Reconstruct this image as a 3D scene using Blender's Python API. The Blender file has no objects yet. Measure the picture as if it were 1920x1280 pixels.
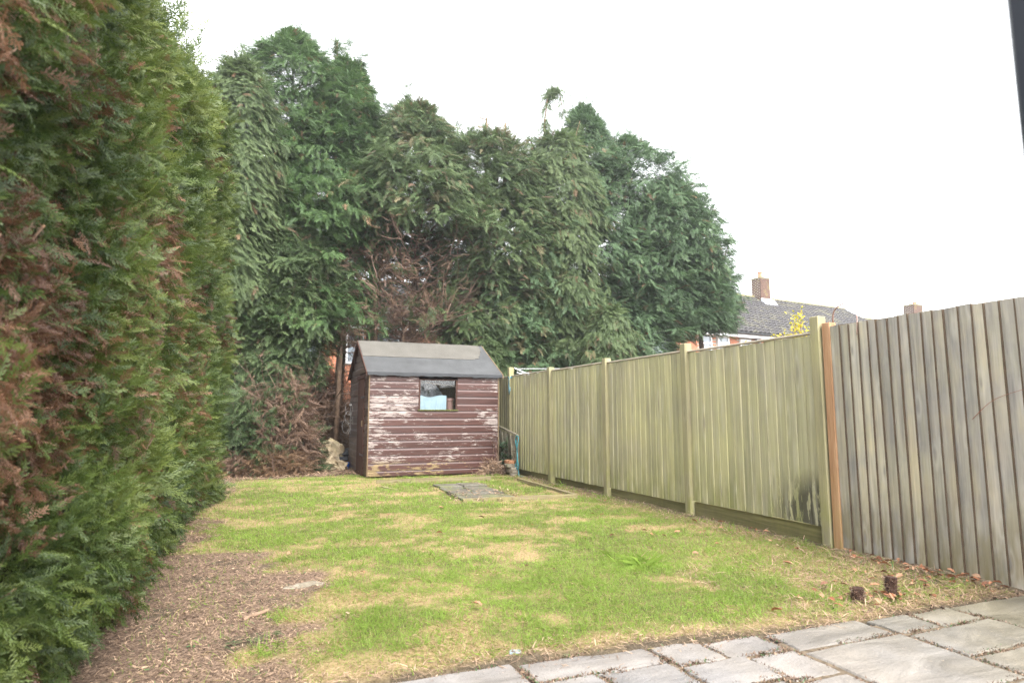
import bpy, bmesh, math, random
import numpy as np
from mathutils import Vector, Matrix

# ---------------------------------------------------------------- camera, light, exposure
S = bpy.context.scene
COL = S.collection
R = math.radians
cam = bpy.data.cameras.new('camera'); camo = bpy.data.objects.new('camera', cam); COL.objects.link(camo)
camo.location = (0, 0, 1.21)
camo.rotation_euler = (R(90) + math.atan(138 / 1150), 0, R(-22.3))
cam.sensor_width = 36; cam.lens = 1150 / 1920 * 36
cam.clip_start = 0.05; cam.clip_end = 1500
cam.dof.use_dof = True; cam.dof.focus_distance = 10.5; cam.dof.aperture_fstop = 3.2
S.camera = camo

SUN_DIR = Vector((0.12, -0.62, 0.80)).normalized()          # towards the sun
w = bpy.data.worlds.new('World'); S.world = w; w.use_nodes = True
nt = w.node_tree; nt.nodes.clear()
sky = nt.nodes.new('ShaderNodeTexSky'); sky.sky_type = 'NISHITA'; sky.sun_disc = False
sky.sun_elevation = math.asin(SUN_DIR.z); sky.sun_rotation = math.atan2(SUN_DIR.x, SUN_DIR.y)
sky.dust_density = 1.0; sky.air_density = 1.0; sky.ozone_density = 1.0
hs = nt.nodes.new('ShaderNodeHueSaturation'); hs.inputs['Saturation'].default_value = 0.10
bg = nt.nodes.new('ShaderNodeBackground'); bg.inputs['Strength'].default_value = 0.15
wo = nt.nodes.new('ShaderNodeOutputWorld')
nt.links.new(sky.outputs[0], hs.inputs['Color']); nt.links.new(hs.outputs[0], bg.inputs[0]); nt.links.new(bg.outputs[0], wo.inputs[0])
sun = bpy.data.lights.new('sun', 'SUN'); suno = bpy.data.objects.new('sun', sun); COL.objects.link(suno)
sun.energy = 1.3; sun.angle = R(32); sun.color = (1.0, 0.97, 0.92)
suno.rotation_euler = SUN_DIR.to_track_quat('Z', 'Y').to_euler(); suno.location = (-5, -6, 12)
S.view_settings.view_transform = 'Standard'; S.view_settings.look = 'None'
S.view_settings.gamma = 1; S.view_settings.use_curve_mapping = False
S.view_settings.exposure = 2.68
HAZE = 0.0013
S.render.engine = 'CYCLES'
S.cycles.use_denoising = True; S.cycles.denoising_input_passes = 'RGB_ALBEDO_NORMAL'; S.cycles.denoising_prefilter = 'NONE'
S.cycles.max_bounces = 9; S.cycles.diffuse_bounces = 6; S.cycles.transmission_bounces = 6; S.cycles.transparent_max_bounces = 8

rng = np.random.default_rng(7)
random.seed(7)

# ---------------------------------------------------------------- helpers
def finish(name, me, mat=None, parent=None):
    if mat is not None:
        for m in (mat if isinstance(mat, (list, tuple)) else [mat]): me.materials.append(m)
    o = bpy.data.objects.new(name, me); COL.objects.link(o)
    if parent is not None: adopt(o, parent)
    return o

def adopt(o, p):
    o.parent = p
    o.matrix_parent_inverse = Matrix.Translation(-p.location)

def tag(o, label=None, cat=None, group=None, kind=None):
    if label: o['label'] = label
    if cat: o['category'] = cat
    if group: o['group'] = group
    if kind: o['kind'] = kind
    return o

def empty(name, loc, label, cat, group=None):
    o = bpy.data.objects.new(name, None); COL.objects.link(o); o.location = loc
    o.empty_display_size = 0.1
    return tag(o, label, cat, group)

class MB:
    """collects verts and faces of one mesh"""
    def __init__(s): s.v = []; s.f = []; s.mi = []
    def face(s, pts, m=0):
        b = len(s.v); s.v += [tuple(p) for p in pts]; s.f.append(tuple(range(b, b + len(pts)))); s.mi.append(m)
    def box(s, x0, x1, y0, y1, z0, z1, M=None, m=0):
        b = len(s.v)
        P = [(x0,y0,z0),(x1,y0,z0),(x1,y1,z0),(x0,y1,z0),(x0,y0,z1),(x1,y0,z1),(x1,y1,z1),(x0,y1,z1)]
        if M is not None: P = [tuple(M @ Vector(p)) for p in P]
        s.v += P
        for q in ((0,3,2,1),(4,5,6,7),(0,1,5,4),(1,2,6,5),(2,3,7,6),(3,0,4,7)):
            s.f.append(tuple(b + i for i in q)); s.mi.append(m)
    def prism(s, poly, axis, a0, a1, m=0):
        """polygon of 2-D points extruded along axis (0=x,1=y,2=z)"""
        n = len(poly); b = len(s.v)
        def mk(p, a):
            if axis == 0: return (a, p[0], p[1])
            if axis == 1: return (p[0], a, p[1])
            return (p[0], p[1], a)
        s.v += [mk(p, a0) for p in poly] + [mk(p, a1) for p in poly]
        s.f.append(tuple(b + i for i in range(n))[::-1]); s.f.append(tuple(b + n + i for i in range(n)))
        s.mi += [m, m]
        for i in range(n):
            j = (i + 1) % n
            s.f.append((b+i, b+j, b+n+j, b+n+i)); s.mi.append(m)
    def tube(s, pts, rad, n=6, cap=True, m=0):
        pts = [Vector(p) for p in pts]
        if not isinstance(rad, (list, tuple)): rad = [rad] * len(pts)
        b = len(s.v)
        for i, p in enumerate(pts):
            t = (pts[min(i+1, len(pts)-1)] - pts[max(i-1, 0)])
            if t.length < 1e-9: t = Vector((0,0,1))
            t.normalize()
            a = t.orthogonal() if abs(t.z) > .95 else t.cross(Vector((0,0,1)))
            a.normalize(); c = t.cross(a)
            for k in range(n):
                an = 2*math.pi*k/n
                s.v.append(tuple(p + (a*math.cos(an) + c*math.sin(an)) * rad[i]))
        for i in range(len(pts)-1):
            for k in range(n):
                k2 = (k+1) % n
                s.f.append((b+i*n+k, b+i*n+k2, b+(i+1)*n+k2, b+(i+1)*n+k)); s.mi.append(m)
        if cap and n > 2:
            s.f.append(tuple(b+k for k in range(n))[::-1]); e = b+(len(pts)-1)*n
            s.f.append(tuple(e+k for k in range(n))); s.mi += [m, m]
    def mesh(s, name, bevel=0, smooth=False, segs=1):
        me = bpy.data.meshes.new(name)
        me.from_pydata(s.v, [], s.f)
        if max(s.mi, default=0): me.polygons.foreach_set('material_index', s.mi)
        bm = bmesh.new(); bm.from_mesh(me)
        bmesh.ops.recalc_face_normals(bm, faces=bm.faces)
        if bevel:
            bmesh.ops.bevel(bm, geom=list(bm.edges), offset=bevel, segments=segs, affect='EDGES', profile=.6)
        if smooth:
            for f in bm.faces: f.smooth = True
        bm.to_mesh(me); bm.free(); me.update()
        return me
    def build(s, name, mat, parent=None, bevel=0, smooth=False, segs=1):
        return finish(name, s.mesh(name, bevel, smooth, segs), mat, parent)

def tri_mesh(name, V, Cc, mat, parent=None):
    """V (N,3,3) triangles, Cc (N,3,4) colours as attribute 'col'"""
    if V.ndim == 2:                                   # spray records, one kind of spray per object
        ks = np.unique(V[:, 10]); o = None
        for i, k in enumerate(ks): o = spray_mesh(name if i == 0 else 'dry_'+name, V[V[:, 10] == k], mat, parent)
        return o
    n = len(V)
    me = bpy.data.meshes.new(name)
    me.vertices.add(n*3); me.loops.add(n*3); me.polygons.add(n)
    me.vertices.foreach_set('co', V.astype(np.float32).ravel())
    me.loops.foreach_set('vertex_index', np.arange(n*3, dtype=np.int32))
    me.polygons.foreach_set('loop_start', np.arange(0, n*3, 3, dtype=np.int32))
    a = me.attributes.new('col', 'FLOAT_COLOR', 'POINT')
    a.data.foreach_set('color', Cc.astype(np.float32).ravel())
    me.update(calc_edges=True)
    return finish(name, me, mat, parent)

_T = {}
def vnoise(x, y, sc, seed=0, octv=3):
    x = np.asarray(x, float) / sc; y = np.asarray(y, float) / sc
    out = 0; amp = 1; tot = 0
    for o in range(octv):
        k = seed * 31 + o
        if k not in _T: _T[k] = np.random.default_rng(1000 + k).random((256, 256))
        t = _T[k]
        xi = np.floor(x).astype(int); yi = np.floor(y).astype(int)
        fx = x - xi; fy = y - yi
        fx = fx*fx*(3-2*fx); fy = fy*fy*(3-2*fy)
        g = lambda a, b: t[a % 256, b % 256]
        out = out + amp * ((g(xi,yi)*(1-fx)+g(xi+1,yi)*fx)*(1-fy) + (g(xi,yi+1)*(1-fx)+g(xi+1,yi+1)*fx)*fy)
        tot += amp; amp *= .5; x = x*2.03+7.1; y = y*2.03+3.7
    return out / tot

def sstep(a, b, x):
    t = np.clip((x-a)/(b-a), 0, 1); return t*t*(3-2*t)

def norm(a):
    return a / np.maximum(np.linalg.norm(a, axis=-1, keepdims=True), 1e-9)

# ---------------------------------------------------------------- materials
class NB:
    def __init__(s, name):
        s.m = bpy.data.materials.new(name); s.m.use_nodes = True
        s.t = s.m.node_tree; s.t.nodes.clear()
        s.out = s.t.nodes.new('ShaderNodeOutputMaterial')
    def n(s, ty, **kw):
        d = s.t.nodes.new(ty)
        for k, v in kw.items():
            if k in d.inputs.keys() or isinstance(k, int): pass
            setattr(d, k, v)
        return d
    def link(s, a, b): s.t.links.new(a, b)
    def val(s, sock, v):
        if hasattr(v, 'is_output') or isinstance(v, bpy.types.NodeSocket): s.link(v, sock)
        else: sock.default_value = v
    def coord(s, which='Object', scale=(1,1,1), rnd=False, loc=(0,0,0)):
        if which == 'World': c = s.n('ShaderNodeNewGeometry').outputs['Position']
        else: c = s.n('ShaderNodeTexCoord').outputs[which]
        mp = s.n('ShaderNodeMapping'); s.link(c, mp.inputs[0]); mp.inputs['Scale'].default_value = scale
        mp.inputs['Location'].default_value = loc
        if rnd:
            oi = s.n('ShaderNodeObjectInfo'); mu = s.n('ShaderNodeMath', operation='MULTIPLY'); mu.inputs[1].default_value = 37.0
            s.link(oi.outputs['Random'], mu.inputs[0])
            cb = s.n('ShaderNodeCombineXYZ')
            for i in range(3): s.link(mu.outputs[0], cb.inputs[i])
            s.link(cb.outputs[0], mp.inputs['Location'])
        return mp.outputs[0]
    def noise(s, vec, scale, detail=4, rough=.6, dist=0):
        d = s.n('ShaderNodeTexNoise'); d.inputs['Scale'].default_value = scale; d.inputs['Detail'].default_value = detail
        d.inputs['Roughness'].default_value = rough; d.inputs['Distortion'].default_value = dist
        s.link(vec, d.inputs['Vector']); return d.outputs['Fac']
    def ramp(s, fac, stops, interp='LINEAR'):
        d = s.n('ShaderNodeValToRGB'); e = d.color_ramp; e.interpolation = interp
        while len(e.elements) < len(stops): e.elements.new(.5)
        for el, (p, c) in zip(e.elements, stops):
            el.position = p; el.color = (*c, 1) if len(c) == 3 else c
        s.link(fac, d.inputs[0]); return d.outputs[0]
    def mix(s, fac, a, b, mode='MIX'):
        d = s.n('ShaderNodeMix', data_type='RGBA', blend_type=mode)
        s.val(d.inputs[0], fac)
        for sock, v in ((d.inputs[6], a), (d.inputs[7], b)):
            if isinstance(v, tuple): sock.default_value = (*v, 1) if len(v) == 3 else v
            else: s.link(v, sock)
        return d.outputs[2]
    def math(s, op, a, b=0.0, clamp=False):
        d = s.n('ShaderNodeMath', operation=op); d.use_clamp = clamp
        s.val(d.inputs[0], a); s.val(d.inputs[1], b); return d.outputs[0]
    def maprange(s, v, a, b, c=0, d_=1):
        d = s.n('ShaderNodeMapRange'); s.link(v, d.inputs[0])
        for i, q in enumerate((a, b, c, d_)): d.inputs[i+1].default_value = q
        return d.outputs[0]
    def rnd(s): return s.n('ShaderNodeObjectInfo').outputs['Random']
    def sep(s, v):
        d = s.n('ShaderNodeSeparateXYZ'); s.link(v, d.inputs[0]); return d.outputs
    def attr(s, name):
        d = s.n('ShaderNodeAttribute'); d.attribute_name = name
        q = s.n('ShaderNodeSeparateColor'); s.link(d.outputs['Color'], q.inputs[0]); return q.outputs
    def bsdf(s, col, rough=.7, spec=.3, bump=None, bstr=.3, bdist=.01, metal=0, **kw):
        p = s.n('ShaderNodeBsdfPrincipled')
        if isinstance(col, tuple): p.inputs['Base Color'].default_value = (*col, 1)
        else: s.link(col, p.inputs['Base Color'])
        s.val(p.inputs['Roughness'], rough); s.val(p.inputs['Specular IOR Level'], spec); p.inputs['Metallic'].default_value = metal
        if bump is not None:
            b = s.n('ShaderNodeBump'); b.inputs['Strength'].default_value = bstr; b.inputs['Distance'].default_value = bdist
            s.link(bump, b.inputs['Height']); s.link(b.outputs[0], p.inputs['Normal'])
        s.link(p.outputs[0], s.out.inputs[0]); s.p = p
        return s.m

def simple(name, col, rough=.7, spec=.3, var=.25, sc=12, bstr=.2):
    b = NB(name); c = b.coord('Object'); n = b.noise(c, sc, 5)
    lo = tuple(x*(1-var) for x in col); hi = tuple(min(1, x*(1+var)) for x in col)
    return b.bsdf(b.ramp(n, [(.3, lo), (.7, hi)]), rough, spec, n, bstr, .006)

IM = {}
def leaf_mat(name, *a_, **k_):
    m = leaf_mat1(name, False, *a_, **k_); IM[m.name] = leaf_mat1(name+'_spray', True, *a_, **k_); return m
def leaf_mat1(name, inst, dark, mid, light, dead1=(.10,.055,.03), dead2=(.30,.19,.11), trans=.25, rough=.55, spec=.35):
    trans = min(.5, trans*1.35)
    b = NB(name)
    if inst:
        d = b.n('ShaderNodeAttribute'); d.attribute_type = 'INSTANCER'; d.attribute_name = 'col'
        q = b.n('ShaderNodeSeparateColor'); b.link(d.outputs['Color'], q.inputs[0])
        t = b.n('ShaderNodeAttribute'); t.attribute_name = 'tip'
        a = [q.outputs[0], q.outputs[1], t.outputs['Fac']]
    else: a = b.attr('col')
    c = b.ramp(a[0], [(0, dark), (.5, mid), (1, light)])
    c = b.mix(b.math('MULTIPLY', a[2], .45), c, light)
    d = b.ramp(a[0], [(0, dead1), (1, dead2)])
    c = b.mix(a[1], c, d)
    b.bsdf(c, rough, spec)
    tr = b.n('ShaderNodeBsdfTranslucent'); b.link(c, tr.inputs[0])
    mx = b.n('ShaderNodeMixShader'); mx.inputs[0].default_value = trans
    b.link(b.p.outputs[0], mx.inputs[1]); b.link(tr.outputs[0], mx.inputs[2]); b.link(mx.outputs[0], b.out.inputs[0])
    return b.m

def wood_mat(name, base, dark, light, green=None, gz=(0., 2.), gam=.5, bottom=None, axis=2, knots=True, stain=None, blotch=None):
    """weathered timber, grain along an axis; random tone per board"""
    b = NB(name)
    sc = [38, 38, 38]; sc[axis] = 1.6
    c = b.coord('Object', tuple(sc), rnd=True)
    g = b.noise(c, 1.0, 6, .65, .4)
    sc2 = [9, 9, 9]; sc2[axis] = 1.1
    c2 = b.coord('Object', tuple(sc2), rnd=True)
    g2 = b.noise(c2, 1.0, 3, .5)
    col = b.ramp(g, [(.28, dark), (.5, base), (.75, light)])
    col = b.mix(b.maprange(g2, .35, .7), col, b.mix(.5, col, dark))
    tone = b.ramp(b.rnd(), [(0, (.72,.72,.72)), (.5, (.92,.91,.90)), (1, (1.12,1.1,1.05))])
    col = b.mix(.85, col, tone, 'MULTIPLY')
    if blotch is not None:
        scb = [5, 5, 5]; scb[axis] = 1.5
        nb_ = b.noise(b.coord('Object', tuple(scb), rnd=True), 1.0, 4, .6, .5)
        col = b.mix(.75, col, b.ramp(nb_, [(.32, blotch[0]), (.5, (1, 1, 1)), (.68, blotch[1])]), 'MULTIPLY')
    W = b.coord('World')
    if green is not None:
        n = b.noise(W, 1.7, 4, .6); z = b.sep(W)[2]
        n2 = b.noise(b.coord('World', (14, 14, 1.5)), 1.0, 3)
        f = b.math('ADD', b.maprange(n, .3, .7, -.25, .45), b.maprange(n2, .3, .7, -.15, .3))
        f = b.math('ADD', f, gam, True)
        col = b.mix(b.math('MULTIPLY', f, .85), col, b.mix(.5, green, b.mix(1., col, (1.9,1.9,1.5), 'MULTIPLY')))
    if bottom is not None:
        z = b.sep(W)[2]; n = b.noise(b.coord('World', (10,10,2.5)), 1.0, 4)
        f = b.math('MULTIPLY', b.maprange(z, .75, .05), b.maprange(n, .38, .62), True)
        col = b.mix(b.math('MULTIPLY', f, .8), col, bottom)
    if stain is not None:
        (sy0, sy1, sz, scol) = stain
        o = b.sep(W); n = b.noise(b.coord('World', (16,16,3)), 1.0, 5, .7)
        f = b.math('MULTIPLY', b.maprange(o[1], sy1, sy0), b.maprange(o[2], sz, sz-.4), True)
        f = b.math('MULTIPLY', f, b.maprange(n, .44, .50), True)
        f = b.maprange(f, .04, .5)
        col = b.mix(b.math('MULTIPLY', f, .85), col, scol)
    if knots:
        v = b.n('ShaderNodeTexVoronoi'); kc = [7, 7, 7]; kc[axis] = 2.2
        b.link(b.coord('Object', tuple(kc), rnd=True), v.inputs['Vector']); v.inputs['Scale'].default_value = 1
        k = b.ramp(v.outputs['Distance'], [(.06, (1,1,1)), (.13, (0,0,0))]); h_ = b.ramp(v.outputs['Distance'], [(.13, (0,0,0)), (.2, (1,1,1)), (.33, (0,0,0))])
        col = b.mix(b.math('MULTIPLY', h_, .35), col, light); col = b.mix(b.math('MULTIPLY', k, .75), col, dark)
    return b.bsdf(col, .82, .2, g, .5, .004)

M = {}
M['leaf_dark'] = leaf_mat('cypress_leaf_dark', (.033,.062,.025), (.064,.124,.040), (.120,.190,.066))
M['leaf_blue'] = leaf_mat('cypress_leaf_bluish', (.044,.074,.040), (.078,.138,.063), (.132,.200,.094))
M['leaf_light'] = leaf_mat('cypress_leaf_light', (.045,.076,.030), (.100,.146,.058), (.165,.215,.095), trans=.32)
M['leaf_mid'] = leaf_mat('cypress_leaf_mid', (.036,.064,.028), (.080,.124,.050), (.142,.190,.078), dead1=(.09,.055,.04), dead2=(.28,.18,.12))
M['leaf_hedge'] = leaf_mat('hedge_leaf', (.024,.050,.013), (.074,.116,.024), (.158,.196,.046), dead1=(.095,.044,.024), dead2=(.32,.175,.10), rough=.45, spec=.45, trans=.3)
M['leaf_gold'] = leaf_mat('golden_leaf', (.10,.16,.03), (.42,.36,.04), (.62,.52,.07), trans=.3)
M['leaf_ivy'] = leaf_mat('ivy_leaf', (.012,.035,.014), (.03,.07,.028), (.06,.11,.05))
M['grass'] = leaf_mat('grass_blade', (.125,.19,.030), (.200,.305,.046), (.30,.40,.085), dead1=(.25,.19,.085), dead2=(.50,.39,.22), trans=.35, rough=.5, spec=.3)
M['litter'] = leaf_mat('needle_litter', (.04,.09,.03), (.06,.12,.04), (.09,.16,.06), dead1=(.095,.058,.039), dead2=(.45,.31,.205), trans=.05)
M['bark'] = simple('bark', (.10,.072,.052), .9, .15, .45, 14, .6)
M['twig'] = simple('twig_wood', (.21,.14,.095), .85, .2, .4, 9, .3)
M['deadtwig'] = simple('dead_twig', (.155,.102,.078), .9, .15, .5, 5, .3)
M['stubwood'] = simple('cut_twig_wood', (.32,.20,.12), .8, .2, .3, 20, .2)
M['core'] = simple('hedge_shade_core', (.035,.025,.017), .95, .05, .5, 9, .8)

GREEN = (.25, .255, .115)
M['fence_green'] = wood_mat('algae_fence_wood', (.36,.335,.25), (.235,.215,.16), (.47,.44,.345), GREEN, gam=.50, bottom=(.20,.21,.06), blotch=((.70,.70,.68), (1.2,1.16,1.06)))
M['fence_green_stained'] = wood_mat('algae_fence_wood_damp', (.36,.335,.25), (.235,.215,.16), (.47,.44,.345), GREEN, gam=.34, bottom=(.20,.21,.06), stain=(4.35, 5.15, .72, (.05,.046,.034)))
M['fence_post'] = wood_mat('fence_post_wood', (.26,.232,.155), (.17,.15,.10), (.34,.31,.21), (.21,.21,.095), gam=.30, bottom=(.22,.22,.06))
M['post_new'] = wood_mat('new_orange_timber', (.38,.225,.125), (.25,.13,.065), (.47,.30,.18), None, bottom=(.26,.20,.07))
M['fence_grey'] = wood_mat('grey_fence_wood', (.43,.40,.355), (.27,.252,.23), (.56,.525,.47), (.42,.38,.24), gam=.0, bottom=(.20,.17,.08), blotch=((.74,.77,.82), (1.18,1.10,.95)))
M['rail_wood'] = wood_mat('rail_wood', (.27,.22,.15), (.17,.13,.08), (.35,.3,.2), None, axis=1)
M['gravel_board'] = wood_mat('gravel_board_wood', (.13,.115,.06), (.065,.058,.03), (.19,.17,.09), (.10,.11,.03), gam=.3, axis=1, knots=False)
M['edging'] = wood_mat('edging_timber', (.20,.165,.10), (.10,.08,.045), (.30,.26,.17), (.15,.16,.05), gam=.1, axis=0)
M['brownwood'] = wood_mat('dark_stained_wood', (.075,.036,.026), (.04,.02,.015), (.11,.058,.043), None, knots=False)
M['rawedge'] = wood_mat('bare_trim_wood', (.21,.15,.09), (.10,.065,.04), (.30,.23,.14), None, knots=False)
M['oldtimber'] = wood_mat('old_grey_timber', (.17,.15,.12), (.09,.08,.06), (.26,.23,.19), (.10,.13,.07), gam=.1, axis=1)

def shed_mat(name, peel, tone):
    b = NB(name)
    W = b.coord('World', (1,1,1))
    g = b.noise(b.coord('World', (2.2, 2.2, 60)), 1.0, 5, .6)
    base = b.ramp(g, [(.3, tuple(x*.62 for x in tone)), (.5, tone), (.72, tuple(x*1.5 for x in tone))])
    base = b.mix(.6, base, b.ramp(b.rnd(), [(0, (.75,.72,.72)), (1, (1.2,1.15,1.15))]), 'MULTIPLY')
    o = b.sep(W)
    n1 = b.noise(b.coord('World', (6.5, 6.5, 27), rnd=True), 1.0, 8, .72, .25)
    n2 = b.noise(b.coord('World', (1.1, 1.1, 2.2), loc=(4.3,0,1.1)), 1.0, 2, .5)
    th = b.math('ADD', n1, b.maprange(n2, .32, .68, -.15, .10))
    th = b.math('ADD', th, b.maprange(o[0], 2.1, 4.6, .03, -.035))          # left end more weathered
    th = b.math('ADD', th, b.math('MULTIPLY', b.maprange(o[2], 1.9, .6), .05, True))
    th = b.math('ADD', th, b.maprange(b.rnd(), 0, 1, -.035, .035))
    th = b.math('ADD', th, b.math('ADD', peel, b.maprange(o[2], .42, .22, 0, -.055)))
    f = b.ramp(th, [(.565, (0,0,0)), (.58, (1,1,1))])
    bare = b.ramp(b.noise(b.coord('World', (5,5,40)), 1.0, 4), [(.3, (.165,.13,.118)), (.6, (.27,.228,.21))])
    raw = b.ramp(g, [(.3, (.15,.10,.05)), (.7, (.25,.19,.10))])
    bare = b.mix(b.maprange(o[2], .36, .25), bare, raw)
    th = b.math('ADD', th, 0)
    edge = b.ramp(th, [(.53, (0,0,0)), (.567, (1,1,1)), (.582, (0,0,0))])
    base = b.mix(b.math('MULTIPLY', edge, .5), base, (.035,.018,.014))
    col = b.mix(f, base, bare)
    rough = b.maprange(f, 0, 1, .45, .85)
    h = b.math('ADD', b.math('MULTIPLY', f, -.6), g)
    return b.bsdf(col, rough, .35, h, .4, .003)
M['shed'] = shed_mat('peeling_brown_paint', .016, (.056,.0240,.0190))
M['shed_top'] = shed_mat('faded_brown_paint', -.09, (.085,.039,.031))
M['shed_side'] = shed_mat('brown_stain_side', -.07, (.062,.034,.023))

def felt_mat(name, c1, c2, rough, sc):
    b = NB(name); W = b.coord('World'); n = b.noise(W, sc, 6, .7); n2 = b.noise(W, 3, 4)
    fine = b.noise(W, 160, 2)
    col = b.ramp(n2, [(.3, c1), (.7, c2)]); col = b.mix(.25, col, b.ramp(fine, [(.3, (.4,.4,.4)), (.7, (1.5,1.5,1.5))]), 'MULTIPLY')
    return b.bsdf(col, rough, .4, b.math('ADD', b.math('MULTIPLY', fine, .4), n), .35, .006)
M['felt_new'] = felt_mat('mineral_roof_felt', (.074,.068,.058), (.095,.088,.076), .9, 30)
M['felt_old'] = felt_mat('smooth_dark_felt', (.043,.044,.045), (.064,.065,.067), .65, 9)

def glass_mat(name, tint=(.8,.85,.85), fac=.12):
    b = NB(name)
    tr = b.n('ShaderNodeBsdfTransparent'); tr.inputs[0].default_value = (*tint, 1)
    gl = b.n('ShaderNodeBsdfGlossy'); gl.inputs['Roughness'].default_value = .04
    lw = b.n('ShaderNodeLayerWeight'); lw.inputs[0].default_value = .35
    f = b.math('ADD', b.math('MULTIPLY', lw.outputs['Fresnel'], .3), fac, True)
    mx = b.n('ShaderNodeMixShader'); b.link(f, mx.inputs[0]); b.link(tr.outputs[0], mx.inputs[1]); b.link(gl.outputs[0], mx.inputs[2])
    b.link(mx.outputs[0], b.out.inputs[0]); return b.m
M['glass'] = glass_mat('window_glass', (.96,.97,.97), fac=.02)
M['pane'] = NB('far_window_pane').bsdf((.18,.21,.24), .08, .8)
M['upvc'] = simple('white_frame', (.78,.79,.8), .4, .4, .04, 4, .0)
M['dark_frame'] = simple('dark_grey_frame', (.035,.04,.05), .4, .4, .1, 6, .0)
M['black_plastic'] = simple('black_plastic', (.018,.019,.022), .45, .45, .3, 6, .3)
M['white_sheet'] = simple('pale_blue_plastic', (.27,.36,.41), .5, .3, .10, 7, .5)
M['blue_plastic'] = simple('blue_plastic', (.02,.11,.42), .4, .4, .2, 8, .2)
M['rope_blue'] = simple('blue_rope', (.12,.27,.34), .8, .2, .3, 40, .4)
M['hose_blue'] = simple('blue_hose', (.05,.22,.25), .5, .3, .25, 12, .1)
M['pipe_brown'] = simple('brown_plastic', (.26,.15,.13), .5, .3, .15, 6, .1)
M['metal'] = simple('pale_metal', (.62,.64,.66), .35, .5, .1, 8, .1)
M['oak_leaf'] = NB('oak_leaf').m
bb = NB('oak_leaf_brown'); r_ = bb.rnd(); nn = bb.noise(bb.coord('Object', rnd=True), 40, 3)
M['oak_leaf'] = bb.bsdf(bb.mix(.4, bb.ramp(r_, [(0, (.13,.055,.03)), (.5, (.28,.115,.055)), (1, (.34,.21,.13))]), bb.ramp(nn, [(.3, (.4,.4,.4)), (.7, (1.3,1.3,1.3))]), 'MULTIPLY'), .6, .3, nn, .4, .004)

def stone_mat(name, a, c, d, sc=6, green=0):
    b = NB(name); W = b.coord('World'); n = b.noise(W, sc, 8, .68); n2 = b.noise(b.coord('World', loc=(3,5,2)), sc*.35, 4)
    n3 = b.noise(W, sc*9, 4, .7)
    col = b.ramp(n, [(.3, a), (.52, c), (.72, d)])
    col = b.mix(.7, col, b.ramp(b.rnd(), [(0, (.8,.8,.8)), (1, (1.12,1.1,1.07))]), 'MULTIPLY')
    if green:
        col = b.mix(b.math('MULTIPLY', b.maprange(n2, .5, .68), green), col, (.12,.13,.05))
    speck = b.ramp(n3, [(.62, (0,0,0)), (.68, (1,1,1))])
    col = b.mix(b.math('MULTIPLY', speck, .35), col, (.62,.56,.48))
    return b.bsdf(col, b.maprange(n2, .35, .65, .5, .8), .35, b.math('ADD', n, b.math('MULTIPLY', n3, .3)), .45, .012)
def slab_mat():
    b = NB('riven_paving_stone'); W = b.coord('World')
    n = b.noise(b.coord('World', (2.2,5.5,4), rnd=True), 1.0, 9, .66, .6); n2 = b.noise(b.coord('World', loc=(3,5,2)), 1.6, 4)
    n3 = b.noise(W, 60, 4, .75); x = b.sep(W)[0]
    col = b.ramp(n, [(.3, (.115,.109,.104)), (.5, (.18,.171,.163)), (.72, (.25,.238,.226))])
    warm = b.ramp(n2, [(.35, (.97,.97,1.0)), (.65, (1.07,1.0,.92))]); col = b.mix(.8, col, warm, 'MULTIPLY')
    col = b.mix(.6, col, b.ramp(b.rnd(), [(0, (.82,.82,.82)), (1, (1.12,1.1,1.08))]), 'MULTIPLY')
    # algae and damp on the slabs by the fence
    f = b.math('MULTIPLY', b.maprange(x, 2.5, 4.1), b.maprange(n2, .25, .6, .5, 1.), True)
    col = b.mix(b.math('MULTIPLY', f, .85), col, b.ramp(n, [(.3, (.085,.075,.045)), (.7, (.17,.15,.10))]))
    speck = b.ramp(n3, [(.64, (0,0,0)), (.70, (1,1,1))]); col = b.mix(b.math('MULTIPLY', speck, .55), col, (.5,.38,.27))
    dk = b.ramp(n3, [(.30, (1,1,1)), (.40, (0,0,0))]); col = b.mix(b.math('MULTIPLY', dk, .65), col, (.08,.07,.06))
    return b.bsdf(col, b.maprange(n, .3, .7, .5, .78), .35, b.math('ADD', n, b.math('MULTIPLY', n3, .35)), .75, .025)
M['slab'] = slab_mat()
M['rock'] = stone_mat('pale_rubble_stone', (.18,.13,.075), (.34,.27,.175), (.46,.39,.28), 7, .35)
M['flatstone'] = stone_mat('flat_grey_stone', (.11,.095,.07), (.19,.165,.125), (.27,.24,.20), 9, .6)
M['darkslab'] = stone_mat('damp_grey_slab', (.055,.050,.037), (.105,.097,.077), (.165,.155,.127), 5, 1.0)
M['stump'] = simple('rotten_stump', (.055,.032,.025), .95, .1, .6, 30, 1.0)
M['mortar'] = simple('mortar', (.32,.29,.25), .9, .15, .2, 12, .2)

def brick_mat(name, cols, lichen=0):
    b = NB(name); W = b.coord('World'); n = b.noise(W, 3.1, 6, .7); n2 = b.noise(W, 9, 4)
    v = b.n('ShaderNodeTexVoronoi'); b.link(b.coord('World', (4.4,4.4,13)), v.inputs['Vector'])
    col = b.ramp(b.sep(v.outputs['Color'])[0], [(0, cols[0]), (.5, cols[1]), (1, cols[2])])
    col = b.mix(.3, col, b.ramp(n, [(.3, (.7,.7,.7)), (.7, (1.2,1.2,1.2))]), 'MULTIPLY')
    if lichen: col = b.mix(b.math('MULTIPLY', b.maprange(n, .52, .62), .7*lichen*2), col, (.19,.155,.055))
    return b.bsdf(col, .85, .2, n2, .3, .01)
M['brick'] = brick_mat('red_brick', ((.36,.12,.065), (.46,.17,.09), (.54,.22,.12)))
M['brick_old'] = brick_mat('weathered_brick', ((.075,.048,.040), (.115,.068,.052), (.16,.09,.065)), .35)
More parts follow.
